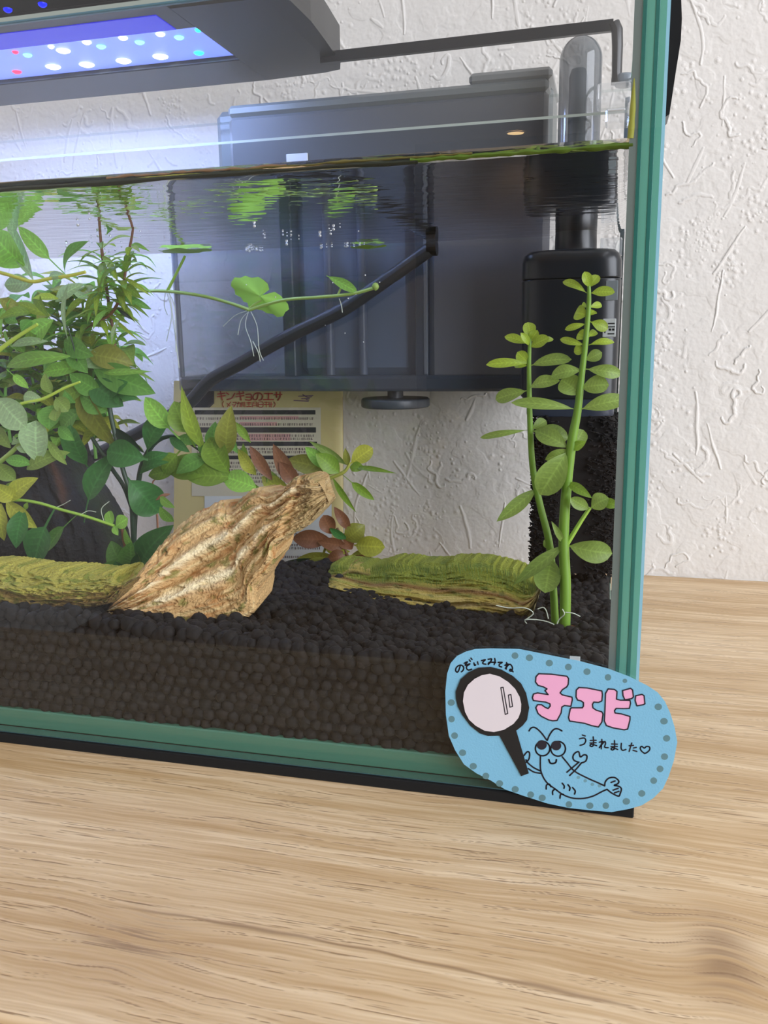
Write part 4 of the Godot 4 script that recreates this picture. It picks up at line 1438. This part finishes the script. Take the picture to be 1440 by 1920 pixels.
	stem(t, z, [[250, 1060], [252, 980], [258, 920], [264, 880], [277, 848], [296, 826], [322, 818], [346, 826], [376, 846], [410, 872], [444, 898], [470, 914]], [11, 11, 10, 10, 10, 9, 7, 5, 4, 4, 4, 4], "K", 50)
	leaves(t, z + 2.0, [[342, 828, 272, 744, 36, "L", "s"], [366, 838, 326, 752, 40, "V", "s"], [384, 846, 340, 722, 26, "G", "l"], [276, 850, 322, 776, 44, "D", "o"], [350, 834, 306, 886, 32, "V", "s"], [410, 876, 312, 880, 42, "V", "e"], [434, 894, 344, 892, 36, "V", "e"], [392, 856, 330, 888, 30, "M", "e"], [432, 890, 392, 820, 46, "V", "o"],
		[424, 852, 434, 760, 36, "O", "e"], [410, 850, 404, 790, 30, "M", "e"], [446, 850, 424, 800, 16, "M", "l"], [480, 914, 416, 892, 36, "L", "e"], [330, 880, 278, 892, 22, "V", "e"], [332, 820, 384, 830, 18, "M", "l"], [262, 888, 318, 866, 18, "D", "e"], [268, 870, 316, 850, 24, "D", "e"], [318, 820, 356, 848, 16, "D", "e"], [390, 855, 372, 830, 14, "M", "e"], [470, 830, 440, 790, 14, "V", "l"], [476, 880, 446, 842, 18, "Y", "e"], [466, 870, 456, 830, 14, "V", "l"]], 5.0, 0.14)

	# ---- the spreading pinkish branch behind the stone's tip
	z = -150.0
	t = thing("pink_leaved_branch", "thin branch with olive and pinkish leaves spreading behind the tip of the ridged stone", "plant", at(540, 1010, z))
	stem(t, z, [[480, 985], [530, 936], [580, 911], [620, 896], [646, 884], [656, 868]], [7, 8, 8, 7, 7, 5], "O", 24)
	leaves(t, z, [[656, 870, 699, 840, 30, "Y", "o"], [652, 872, 578, 826, 14, "B", "l"], [632, 886, 538, 862, 32, "O", "e"], [636, 886, 592, 850, 30, "V", "e"], [656, 876, 745, 888, 9, "V", "l"], [640, 888, 702, 938, 15, "V", "s"], [624, 896, 669, 962, 11, "V", "l"], [652, 872, 647, 840, 12, "O", "e"], [656, 876, 684, 878, 18, "V", "e"],
		[618, 880, 572, 838, 22, "L", "e"], [556, 916, 512, 832, 26, "R", "e"], [560, 912, 524, 866, 26, "R", "e"], [510, 900, 468, 836, 20, "R", "e"], [546, 926, 490, 894, 28, "Y", "e"], [480, 890, 448, 846, 20, "Y", "e"], [610, 892, 600, 868, 10, "R", "e"], [530, 930, 500, 880, 22, "V", "e"], [500, 950, 470, 905, 24, "V", "e"]], 5.0, 0.1)

	# ---- little red rosette
	z = on_bed(660, 1062).z - 4.0
	t = thing("red_rosette_plant", "small reddish brown plant growing from the gravel behind the mossy stone", "plant", at(655, 1064, z))
	stem(t, z, [[655, 1070], [650, 1040], [640, 1010], [632, 990]], [7, 7, 6, 5], "T", 14)
	stem(t, z, [[600, 1070], [606, 1040], [616, 1010]], [5, 5, 4], "O", 10)
	leaves(t, z, [[626, 1004, 606, 966, 27, "R", "o"], [656, 994, 626, 950, 18, "R", "e"], [620, 1012, 548, 1010, 30, "R", "e"], [650, 1024, 596, 1016, 22, "R", "e"], [648, 1012, 684, 984, 34, "O", "e"], [664, 1022, 722, 1026, 34, "Y", "o"], [656, 1034, 608, 1028, 14, "Y", "e"], [652, 1048, 724, 1066, 24, "R", "e"],
		[640, 1050, 556, 1048, 24, "O", "e"], [600, 1050, 586, 1074, 24, "Y", "e"], [612, 1052, 516, 1062, 20, "K", "e"], [660, 1030, 640, 1000, 26, "R", "e"], [650, 1010, 618, 990, 14, "D", "e"], [626, 1050, 560, 1064, 20, "O", "e"], [650, 1040, 612, 1050, 26, "R", "e"], [660, 1040, 690, 1052, 26, "O", "e"], [640, 1050, 660, 1070, 20, "R", "e"]], 5.0, 0.14)

	# ---- round pale leaves at the left, nearest the front
	z = -58.0
	t = thing("round_leaved_plant", "light green plant with rounded leaves in front of the driftwood at the left", "plant", at(20, 900, z))
	stem(t, z, [[-30, 790], [5, 772], [40, 757], [80, 748], [120, 728], [150, 716]], [7, 7, 6, 6, 5, 4], "G", 24)
	stem(t, z - 2.0, [[-20, 880], [10, 858], [42, 828], [60, 810]], [10, 9, 8, 6], "B", 18)
	leaves(t, z, [[-6, 744, 50, 804, 46, "P", "o"], [72, 872, 68, 788, 52, "P", "o"], [84, 750, 44, 743, 20, "P", "o"], [104, 744, 128, 772, 26, "B", "o"], [100, 760, 92, 806, 42, "M", "e"], [62, 846, 30, 839, 13, "P", "e"], [50, 880, 132, 848, 28, "B", "e"], [90, 826, 126, 872, 16, "B", "e"], [110, 760, 104, 790, 24, "B", "o"],
		[20, 840, -6, 800, 22, "B", "e"], [40, 830, 24, 824, 14, "P", "o"], [-4, 870, 30, 900, 30, "B", "e"], [60, 870, 10, 862, 20, "M", "e"], [96, 738, 84, 700, 20, "B", "e"], [120, 730, 140, 756, 22, "M", "o"], [110, 800, 140, 826, 20, "M", "e"]], 5.0)

	# ---- yellowish shoot low at the left
	z = -66.0
	t = thing("yellow_leaved_shoot", "trailing shoot with yellowish leaves across the dark driftwood, low at the left", "plant", at(30, 1040, z))
	stem(t, z, [[0, 938], [40, 938], [76, 944], [112, 955], [160, 968], [214, 986]], [6, 6, 6, 6, 6, 6], "V", 26)
	leaves(t, z, [[14, 940, 72, 896, 32, "Y", "e"], [30, 936, -12, 908, 34, "Y", "e"], [12, 940, 70, 990, 30, "Y", "e"], [2, 944, 8, 1014, 26, "Y", "e"], [44, 955, 30, 1028, 34, "D", "e"], [14, 930, 36, 900, 22, "V", "e"], [212, 986, 204, 958, 20, "L", "o"], [216, 988, 240, 972, 24, "L", "o"], [214, 986, 222, 1004, 12, "L", "e"], [52, 942, 48, 956, 8, "V", "e"]], 5.0)
	roots(t, z, [[[104, 952], [118, 946], [132, 938]], [[150, 966], [165, 958], [180, 960]], [[196, 980], [190, 955], [205, 940]]], 1.6)

	# ---- low plants at the stone's left foot
	z = -84.0
	t = thing("low_bushy_plant", "low bushy green plant between the left stone and the ridged stone", "plant", at(240, 1085, z))
	stem(t, z, [[240, 1095], [238, 1050], [232, 1010], [228, 985]], [7, 7, 7, 5], "T", 12)
	leaves(t, z, [[238, 1064, 208, 1014, 38, "M", "e"], [250, 1068, 246, 1016, 42, "M", "e"], [262, 1062, 326, 984, 46, "D", "e"], [178, 1066, 141, 1060, 13, "L", "e"], [230, 1088, 186, 1072, 24, "D", "e"], [262, 1082, 270, 1030, 34, "D", "e"], [240, 1090, 216, 1052, 36, "D", "e"], [252, 1090, 286, 1050, 30, "D", "e"],
		[300, 932, 328, 952, 15, "L", "e"], [300, 950, 326, 978, 19, "L", "e"], [292, 938, 320, 926, 7, "R", "e"], [236, 1070, 190, 1060, 26, "M", "e"], [240, 1060, 270, 1010, 26, "D", "e"], [250, 1030, 234, 990, 16, "L", "e"]], 5.0)
	stem(t, z - 20.0, [[296, 1000], [294, 960], [286, 910], [290, 900]], [4, 4, 3, 3], "R", 12)

func lobed(pl: Node3D, outline: Array, z: float, tint: String, bump: float) -> void:
	var m := MB.new()
	var mid := Vector2.ZERO
	for q in outline:
		mid += Vector2(q[0], q[1]) / outline.size()
	var rows := []
	var cols := []
	for i in 6:
		var s := lerpf(0.02, 1.0, i / 5.0)
		var row := []
		var cr := []
		for k in outline.size():
			var p := mid.lerp(Vector2(outline[k][0], outline[k][1]), s)
			row.append(at(p.x, p.y, z + bump * (1.0 - s) - 0.06 * (p.y - mid.y) + 0.5 * s * sin(k * 0.9)))
			cr.append(tints[tint] * (1.0 - 0.12 * s))
		rows.append(row)
		cols.append(cr)
	m.sheet(rows, true, false, cols)
	part("leaf", m, mats.stem, pl)

func flat_leaf(pl: Node3D, px: float, py: float, rx: float, rz: float, tint: String) -> void:
	var c := at_level(px, py, WATER - 0.9)
	var m := MB.new()
	var rows := []
	var cols := []
	for i in 5:
		var s := lerpf(0.03, 1.0, i / 4.0)
		var row := []
		var cr := []
		for k in 36:
			var a := TAU * k / 36.0
			var w := s * (1.0 + 0.05 * cos(a * 9.0) * s)
			row.append(c + Vector3(cos(a) * rx * w, -1.3 * (1.0 - s) + 0.35 * s * sin(a * 5.0), sin(a) * rz * w))
			cr.append(tints[tint])
		rows.append(row)
		cols.append(cr)
	m.sheet(rows, true, false, cols)
	part("leaf", m, mats.stem, pl)

# ---------------------------------------------------------------- card, food bag, hose, bubbles
# a pen line on a plane: place(pixel, height) puts it there
func pen(b: MB, pts: Array, width: float, place: Callable, h: float, out: Vector3, smooth := true, c := Color.WHITE) -> void:
	var line := []
	for q in pts:
		line.append(Vector2(q[0], q[1]))
	if smooth and line.size() > 2:
		line = curve(line, (line.size() - 1) * 5 + 1)
	var r := width * 0.5
	for k in line.size():
		var disc := []
		for j in 10:
			disc.append(place.call(line[k] + Vector2.from_angle(TAU * j / 10.0) * r, h))
		b.face(disc, out, c)
		if k:
			var d: Vector2 = (line[k] - line[k - 1]).normalized().orthogonal() * r
			b.face([place.call(line[k - 1] + d, h), place.call(line[k] + d, h), place.call(line[k] - d, h), place.call(line[k - 1] - d, h)], out, c)

func poly(pts: Array, scale := 1.0, off := Vector2.ZERO) -> PackedVector2Array:
	var o := PackedVector2Array()
	for q in pts:
		o.append(Vector2(q[0], q[1]) / scale + off)
	return o

func oval(c: Vector2, rx: float, ry: float, n := 24) -> PackedVector2Array:
	var o := PackedVector2Array()
	for k in n:
		o.append(c + Vector2(cos(TAU * k / n) * rx, sin(TAU * k / n) * ry))
	return o

func card() -> void:
	var t := thing("paper_card", "light blue cut-out paper card with a magnifier and a shrimp drawing on the tank corner", "card", at(1085, 1520, 0.5))
	var paper := mat("card_blue", rgb(130, 194, 228), 0.75)
	bumpy(paper, speckle(6, 0.09, 3), 60.0, 0.003)
	var white_edge := mat("card_edge", rgb(214, 232, 240), 0.8)
	var ink := mat("marker_ink", rgb(34, 30, 44), 0.6)
	var o3 := Vector2(820, 1200)
	var o4 := Vector2(980, 1240)
	var s4 := 4.645
	var put := func(p: Vector2, h: float) -> Vector3: return at(p.x, p.y, 0.5 + h)
	var put3 := func(p: Vector2, h: float) -> Vector3: return at(p.x / 3.0 + o3.x, p.y / 3.0 + o3.y, 0.5 + h)
	var put6 := func(p: Vector2, h: float) -> Vector3: return at(p.x / 6.0 + o3.x, p.y / 6.0 + o3.y, 0.5 + h)
	var put4 := func(p: Vector2, h: float) -> Vector3: return at(p.x / s4 + o4.x, p.y / s4 + o4.y, 0.5 + h)
	var f := Vector3.BACK
	var edge := poly([[48, 420], [45, 290], [55, 190], [75, 130], [110, 90], [160, 65], [215, 50], [300, 47], [460, 50], [560, 70], [680, 94], [800, 118], [960, 160], [1080, 205], [1180, 255], [1240, 295], [1280, 345], [1310, 410], [1335, 490], [1350, 575], [1330, 680], [1300, 770], [1270, 835], [1215, 890], [1150, 930], [1080, 950], [980, 968], [860, 958], [740, 945], [620, 920], [480, 875], [380, 840], [300, 790], [220, 750], [150, 700], [100, 620], [65, 540]])
	var b := MB.new()
	b.prism(edge, put3, 0.0, 0.45, f)
	part("card_sheet", b, white_edge, t)
	b = MB.new()
	b.prism(edge, put3, 0.45, 0.52, f)
	part("front_face", b, paper, t)
	# grey marker dots round the rim
	b = MB.new()
	for q in [[437, 88], [518, 100], [630, 130], [737, 152], [842, 178], [960, 210], [1243, 376], [1275, 457], [1290, 553], [1278, 656], [1253, 725], [1217, 791], [1150, 863], [1063, 908], [948, 932], [858, 932], [740, 925], [590, 888], [525, 870], [438, 840], [350, 807], [273, 765], [202, 710], [142, 634], [97, 538], [80, 445], [78, 352]]:
		b.prism(oval(Vector2(q[0], q[1]), 18.0 + fmod(q[0], 4.0), 18.5), put3, 0.5, 0.54, f)
	b.prism(oval(Vector2(1055, 230), 13, 12), put3, 0.5, 0.54, f)
	part("marker_dots", b, mat("marker_grey", rgb(98, 138, 148), 0.7), t)
	b = MB.new()
	for q in [[793, 773], [832, 792], [872, 812], [912, 820]]:
		b.prism(oval(Vector2(q[0], q[1]), 10, 9), put3, 0.5, 0.535, f)
	part("faint_dots", b, mat("marker_faint", rgb(112, 160, 178), 0.7), t)
	# the magnifier: black paper with a pale round lens of paper on it
	b = MB.new()
	b.prism(poly([[104, 330], [103, 290], [130, 222], [175, 182], [230, 156], [300, 151], [360, 166], [425, 202], [472, 245], [500, 300], [517, 380], [505, 450], [480, 482], [444, 510], [515, 750], [472, 766], [350, 539], [285, 540], [240, 526], [185, 482], [140, 422], [115, 375]]), put3, 0.52, 0.78, f)
	part("magnifier", b, mat("black_paper", rgb(30, 28, 26), 0.85), t, "black paper magnifier")
	b = MB.new()
	b.prism(poly([[295, 190], [350, 205], [400, 237], [438, 275], [463, 320], [472, 360], [470, 400], [456, 438], [428, 472], [375, 505], [318, 518], [265, 510], [215, 482], [178, 448], [156, 405], [144, 345], [150, 295], [172, 252], [210, 218], [250, 198]]), put3, 0.78, 0.98, f)
	part("lens_paper", b, mat("lens_white", rgb(230, 222, 228), 0.85), t, "pale round paper lens")
	b = MB.new()
	for q in [[[357, 268], [370, 266], [396, 413], [382, 419], [357, 268]], [[400, 310], [414, 307], [423, 374], [408, 378], [400, 310]]]:
		pen(b, q, 6.0, put3, 1.0, f, false)
	part("glint_lines", b, ink, t)
	# pink bubble letters
	var pink := mat("marker_pink", rgb(246, 178, 216), 0.7)
	var glyphs := [[[140, 108], [250, 112], [385, 130], [400, 150], [397, 200], [385, 222], [345, 248], [327, 275], [345, 292], [430, 312], [433, 335], [420, 392], [365, 385], [342, 398], [335, 450], [300, 515], [262, 518], [225, 510], [165, 480], [135, 455], [115, 405], [130, 378], [165, 378], [195, 400], [222, 412], [240, 390], [238, 370], [200, 355], [95, 342], [85, 318], [95, 285], [130, 275], [222, 290], [195, 255], [212, 240], [180, 222], [135, 210], [112, 180], [116, 135]],
		[[490, 228], [560, 232], [690, 258], [695, 290], [690, 345], [660, 358], [620, 355], [608, 375], [612, 405], [640, 425], [690, 440], [700, 460], [690, 530], [660, 572], [600, 560], [540, 540], [410, 520], [400, 490], [415, 415], [425, 405], [520, 405], [530, 390], [530, 360], [510, 345], [480, 338], [465, 310], [468, 250]],
		[[745, 240], [800, 245], [822, 262], [818, 330], [850, 338], [935, 340], [940, 365], [930, 410], [880, 412], [815, 410], [800, 430], [805, 450], [860, 458], [935, 480], [935, 510], [915, 590], [885, 597], [790, 580], [730, 560], [712, 520], [715, 470], [718, 400], [722, 280]],
		[[870, 255], [940, 235], [958, 250], [965, 310], [950, 325], [890, 335], [875, 300]], [[985, 300], [1040, 288], [1058, 300], [1065, 370], [1050, 378], [995, 388], [980, 340]]]
	for g in glyphs:
		b = MB.new()
		b.prism(poly(g), put4, 0.5, 0.56, f)
		var line := MB.new()
		var ring: Array = g.duplicate()
		ring.append(g[0])
		pen(line, ring, 11.5, put4, 0.6, f, false)
		part2("pink_letter", [b, pink, line, ink], t)
	# handwriting
	b = MB.new()
	for q in [[[258, 290], [240, 345], [222, 362], [207, 345], [212, 315], [240, 288], [275, 285], [297, 310], [290, 340], [272, 358]],
		[[303, 262], [338, 246], [314, 284], [366, 268], [332, 296], [330, 322], [352, 338], [386, 328]], [[360, 224], [372, 240]], [[378, 204], [391, 220]],
		[[412, 258], [420, 286], [432, 280]], [[452, 245], [459, 274]], [[498, 232], [540, 222], [516, 246], [514, 266], [546, 272]],
		[[572, 218], [612, 214], [592, 254], [574, 274], [582, 254], [622, 250], [656, 254]], [[646, 208], [650, 240], [640, 276]],
		[[684, 252], [730, 252], [700, 272], [698, 294], [724, 304]], [[780, 254], [776, 328]], [[760, 286], [796, 270], [766, 322], [806, 276], [832, 284], [846, 318], [834, 350], [814, 344], [826, 328], [852, 358]]]:
		pen(b, q, 16.0, put6, 0.57, f)
	part("upper_handwriting", b, ink, t)
	b = MB.new()
	for q in [[[520, 642], [545, 650]], [[495, 675], [535, 668], [550, 690], [535, 720], [500, 732]], [[590, 690], [640, 688]], [[588, 712], [640, 708]], [[615, 658], [618, 720], [605, 742], [588, 735], [600, 722], [645, 735]],
		[[690, 680], [685, 762]], [[668, 705], [700, 700], [668, 752], [712, 700], [722, 715], [715, 748], [745, 752]], [[775, 720], [825, 722]], [[770, 742], [825, 742]], [[800, 690], [800, 755], [785, 772], [770, 765], [785, 752], [828, 768]],
		[[860, 715], [858, 755], [870, 775], [900, 768]], [[928, 735], [965, 732]], [[950, 712], [928, 785]], [[965, 755], [990, 750]], [[962, 775], [995, 785]],
		[[1063, 803], [1036, 782], [1024, 756], [1038, 741], [1060, 756], [1078, 742], [1104, 746], [1106, 770], [1086, 792], [1063, 803]]]:
		pen(b, q, 12.0, put4, 0.57, f)
	part("lower_handwriting", b, ink, t)
	# the shrimp
	b = MB.new()
	var ringpts := func(c: Vector2, r: float) -> Array:
		var o := []
		for k in 17:
			o.append([c.x + r * cos(TAU * k / 16.0), c.y + r * sin(TAU * k / 16.0)])
		return o
	pen(b, ringpts.call(Vector2(174, 760), 63.0), 13.5, put4, 0.57, f)
	pen(b, ringpts.call(Vector2(309, 762), 64.0), 13.5, put4, 0.57, f)
	b.prism(oval(Vector2(166, 728), 44, 42), put4, 0.5, 0.58, f)
	b.prism(oval(Vector2(292, 734), 44, 42), put4, 0.5, 0.58, f)
	for q in [[[56, 606], [75, 580], [110, 578], [160, 620], [208, 684]], [[214, 690], [235, 640], [270, 595], [305, 588], [342, 606]], [[155, 826], [155, 930], [175, 1000], [215, 1060], [280, 1110], [350, 1160], [430, 1190], [520, 1195], [610, 1175], [690, 1135], [735, 1115]],
		[[345, 832], [385, 880], [450, 955], [560, 1015], [650, 1055], [715, 1085]], [[715, 1085], [720, 1050], [750, 1018], [800, 1012], [836, 1040], [830, 1065], [798, 1080], [836, 1088], [860, 1110], [850, 1150], [835, 1174], [780, 1150], [735, 1115]], [[770, 1055], [805, 1042]], [[788, 1122], [832, 1106]], [[800, 1146], [838, 1132]],
		[[385, 966], [440, 920], [490, 878]], [[410, 994], [470, 935], [512, 884]], [[490, 880], [448, 862], [438, 830], [455, 800], [488, 788], [502, 832], [535, 814], [560, 825], [550, 868], [510, 886]],
		[[160, 975], [100, 965], [50, 935]], [[155, 955], [95, 925], [45, 884], [30, 858]], [[8, 825], [40, 788], [60, 800], [55, 850], [30, 880]],
		[[205, 1112], [208, 1078], [232, 1070], [246, 1092]], [[262, 1160], [262, 1130], [284, 1114], [300, 1126]], [[325, 1192], [332, 1158], [356, 1160]], [[345, 1062], [362, 1085], [360, 1106]], [[395, 1075], [412, 1100], [408, 1124]], [[435, 1100], [458, 1130], [452, 1156]]]:
		pen(b, q, 13.5, put4, 0.57, f)
	pen(b, [[228, 856], [240, 885], [265, 890], [288, 880], [294, 856]], 15.0, put4, 0.57, f)
	part("shrimp_drawing", b, ink, t)
	b = MB.new()
	b.box(at(1068, 1244, 0.3), at(1088, 1232, 0.75), 0.1)
	part("tape", b, pane("clear_tape", rgb(235, 245, 248), 0.35, 0.1), t)

func food_bag() -> void:
	var zf := -233.0
	var t := thing("food_bag", "yellow fish food bag with red and black print standing behind the tank", "bag", at(480, 1050, zf))
	var put := func(p: Vector2, h: float) -> Vector3: return at(p.x, p.y, zf) + Vector3(0, 0, h)
	var put7 := func(p: Vector2, h: float) -> Vector3: return at(p.x / 4.8 + 360.0, p.y / 4.8 + 700.0, zf) + Vector3(0, 0, h)
	var f := Vector3.BACK
	# a pouch that swells towards the middle
	var rows := []
	var back := []
	for j in 25:
		var v := j / 24.0
		var row := []
		var br := []
		for i in 21:
			var u := i / 20.0
			var p := Vector2(lerpf(326.0, 641.0, u), lerpf(714.0, 1062.0, v))
			var swell := sin(PI * clampf(u, 0.04, 0.96)) * smoothstep(0.0, 0.4, v)
			row.append(put.call(p, 0.0) + Vector3(0, 0, 0.4 * sin(u * 40.0 + v * 9.0) * (1.0 if u < 0.06 or u > 0.94 else 0.15)))
			br.push_front(put.call(p, -2.0 - 9.0 * swell))
		row.append_array(br)
		rows.append(row)
	var b := MB.new()
	b.sheet(rows, true)
	part("pouch", b, mat("bag_yellow", rgb(214, 200, 142), 0.4), t)
	var red := mat("print_red", rgb(190, 52, 44), 0.6)
	var black := mat("print_black", rgb(44, 44, 52), 0.6)
	var cream := mat("print_cream", rgb(214, 208, 186), 0.5)
	var rect := func(m: MB, x0: float, y0: float, x1: float, y1: float, h: float) -> void:
		m.face([put.call(Vector2(x0, y0), h), put.call(Vector2(x1, y0), h), put.call(Vector2(x1, y1), h), put.call(Vector2(x0, y1), h)], f)
	b = MB.new()
	rect.call(b, 360, 764, 602, 930, 0.35)
	part("text_panel", b, cream, t)
	b = MB.new()
	rect.call(b, 384, 930, 622, 1058, 0.35)
	part("white_panel", b, mat("print_white", rgb(220, 226, 230), 0.5), t)
	b = MB.new()
	b.prism(poly([[343, 722], [350, 718], [396, 718], [402, 726], [402, 756], [394, 764], [362, 764], [352, 752]]), put, 0.3, 0.4, f)
	rect.call(b, 366, 769, 592, 777, 0.5)
	rect.call(b, 366, 801, 593, 811, 0.5)
	rect.call(b, 366, 828, 595, 836, 0.5)
	rect.call(b, 366, 854, 597, 861, 0.5)
	part("black_print", b, black, t)
	b = MB.new()
	var words := RandomNumberGenerator.new()
	words.seed = 5
	for y in [783.0, 794.0, 815.0, 821.0, 840.0, 846.0, 866.0, 873.0, 880.0, 887.0, 894.0, 901.0, 1000.0, 1020.0, 1026.0, 1042.0]:
		var x := 370.0
		while x < (600.0 if y > 830.0 else 588.0):
			var w := words.randf_range(1.6, 4.6)
			for s in 2:
				rect.call(b, x, y + s * 2.2, x + w * words.randf_range(0.5, 1.0), y + 1.1 + s * 2.2, 0.55)
			if words.randf() < 0.6:
				rect.call(b, x + w * 0.4, y - 0.6, x + w * 0.4 + 0.9, y + 4.0, 0.55)
			x += w + words.randf_range(0.8, 2.0)
	part("small_print", b, mat("print_grey", rgb(92, 70, 76), 0.6), t)
	b = MB.new()
	rect.call(b, 450, 780, 560, 786, 0.45)
	rect.call(b, 450, 791, 520, 798, 0.45)
	rect.call(b, 452, 813, 545, 826, 0.45)
	part("pink_print", b, mat("print_pink", rgb(218, 170, 166), 0.5), t)
	# the red heading and the line in brackets below it
	b = MB.new()
	for q in [[[235, 186], [298, 178]], [[232, 210], [302, 200]], [[258, 160], [276, 240]], [[312, 175], [335, 190]], [[318, 236], [360, 222], [388, 180]], [[405, 186], [468, 178]], [[402, 210], [470, 200]], [[428, 160], [446, 240]], [[462, 166], [470, 176]],
		[[488, 190], [535, 190], [535, 238], [484, 238]], [[490, 214], [534, 214]], [[598, 176], [590, 226], [566, 238], [552, 214], [570, 184], [610, 176], [640, 204], [626, 236], [604, 240]], [[655, 182], [728, 182]], [[692, 182], [692, 234]], [[648, 236], [736, 236]],
		[[745, 192], [812, 190]], [[764, 170], [766, 214]], [[796, 168], [796, 208], [776, 242]]]:
		pen(b, q, 11.0, put7, 0.5, f)
	for q in [[[288, 252], [276, 276], [288, 304]], [[352, 256], [322, 300]], [[318, 268], [350, 296]], [[372, 262], [402, 262], [380, 302]], [[366, 282], [392, 286]], [[412, 270], [442, 268], [436, 300]], [[426, 256], [412, 302]],
		[[452, 260], [448, 300]], [[464, 260], [464, 296]], [[478, 258], [480, 302]], [[496, 262], [536, 262]], [[498, 276], [534, 276]], [[516, 258], [516, 290]], [[494, 300], [538, 298]], [[552, 260], [586, 260], [588, 302]], [[552, 260], [548, 302]], [[552, 274], [586, 274]], [[552, 288], [586, 288]],
		[[604, 258], [640, 258], [640, 300], [602, 300], [604, 258]], [[604, 280], [640, 280]], [[656, 260], [690, 260]], [[672, 256], [672, 304]], [[656, 280], [692, 280]], [[700, 258], [702, 302]], [[716, 256], [716, 304]], [[700, 278], [730, 276]], [[740, 254], [752, 278], [738, 304]]]:
		pen(b, q, 6.5, put7, 0.5, f)
	part("red_heading", b, red, t)
	b = MB.new()
	for q in [[[960, 205], [1090, 200]], [[1000, 190], [1040, 214], [1080, 210]], [[990, 228], [1060, 226]], [[920, 244], [1050, 250]], [[1030, 236], [1056, 240]]]:
		pen(b, q, 8.0, put7, 0.5, f)
	part("purple_mark", b, mat("print_purple", rgb(120, 86, 126), 0.6), t)

func hose() -> void:
	var z := -194.0
	var t := thing("black_hose", "black rubber hose slanting up through the water before the hanging filter", "hose", at(205, 840, z))
	var line := []
	for q in [[120, 880], [205, 840], [290, 795], [335, 770], [362, 748], [396, 712], [450, 682], [505, 650], [560, 621], [640, 582], [700, 542], [760, 500], [806, 468], [817, 464]]:
		line.append(at(q[0], q[1], z))
	var c := curve(line, 60)
	var b := MB.new()
	b.tube(c, [3.4], 14)
	part("hose_wall", b, mat("hose_rubber", rgb(44, 48, 54), 0.45), t)
	var d: Vector3 = (c[-1] - c[-2]).normalized()
	b = MB.new()
	b.tube([c[-1] - d * 4.0, c[-1] + d * 0.6], [3.9], 14)
	part("hose_end", b, mats.black_plastic, t)

func bubbles() -> void:
	var t := thing("air_bubbles", "tiny bright air bubbles clinging under the water surface", "bubbles", at_level(560, 465, WATER - 1.0))
	var ball := MB.new()
	ball.lathe(Vector3.ZERO, [Vector2(0.02, -1), Vector2(0.5, -0.87), Vector2(0.87, -0.5), Vector2(1, 0), Vector2(0.87, 0.5), Vector2(0.5, 0.87), Vector2(0.02, 1)], 10)
	var m := mat("bubble_skin", rgb(226, 234, 240), 0.08, 0.5)
	var mesh := ball.mesh(Vector3.ZERO, m)
	var mm := MultiMesh.new()
	mm.transform_format = MultiMesh.TRANSFORM_3D
	mm.mesh = mesh
	var spots := []
	for k in 70:
		var c: Array = [[475, 470, 22.0, 5.0], [640, 464, 40.0, 4.0], [560, 440, 90.0, 14.0], [200, 408, 50.0, 10.0], [600, 560, 200.0, 120.0]][k % 5]
		var px: float = c[0] + rng.randfn() * c[2] * 0.6
		var py: float = c[1] + rng.randfn() * c[3] * 0.6
		var p: Vector3
		if k % 5 < 3:
			p = at_level(px, maxf(py, 380.0), WATER - 0.7)
			if p.z < -196.0:
				p = at(px, py, -192.0)
				p.y = WATER - 0.6
		else:
			p = at(px, py, rng.randf_range(-190.0, -40.0))
			p.y = minf(p.y, WATER - 1.0)
		spots.append([p, rng.randf_range(0.25, 0.7) if k % 5 < 4 else rng.randf_range(0.12, 0.3)])
	mm.instance_count = spots.size()
	for k in spots.size():
		mm.set_instance_transform(k, Transform3D(Basis.from_scale(Vector3.ONE * spots[k][1]), (spots[k][0] - origin_of[t]) * MM))
	var mi := MultiMeshInstance3D.new()
	mi.name = "bubble"
	mi.multimesh = mm
	mi.set_meta("kind", "stuff")
	t.add_child(mi)
	t.set_meta("kind", "stuff")
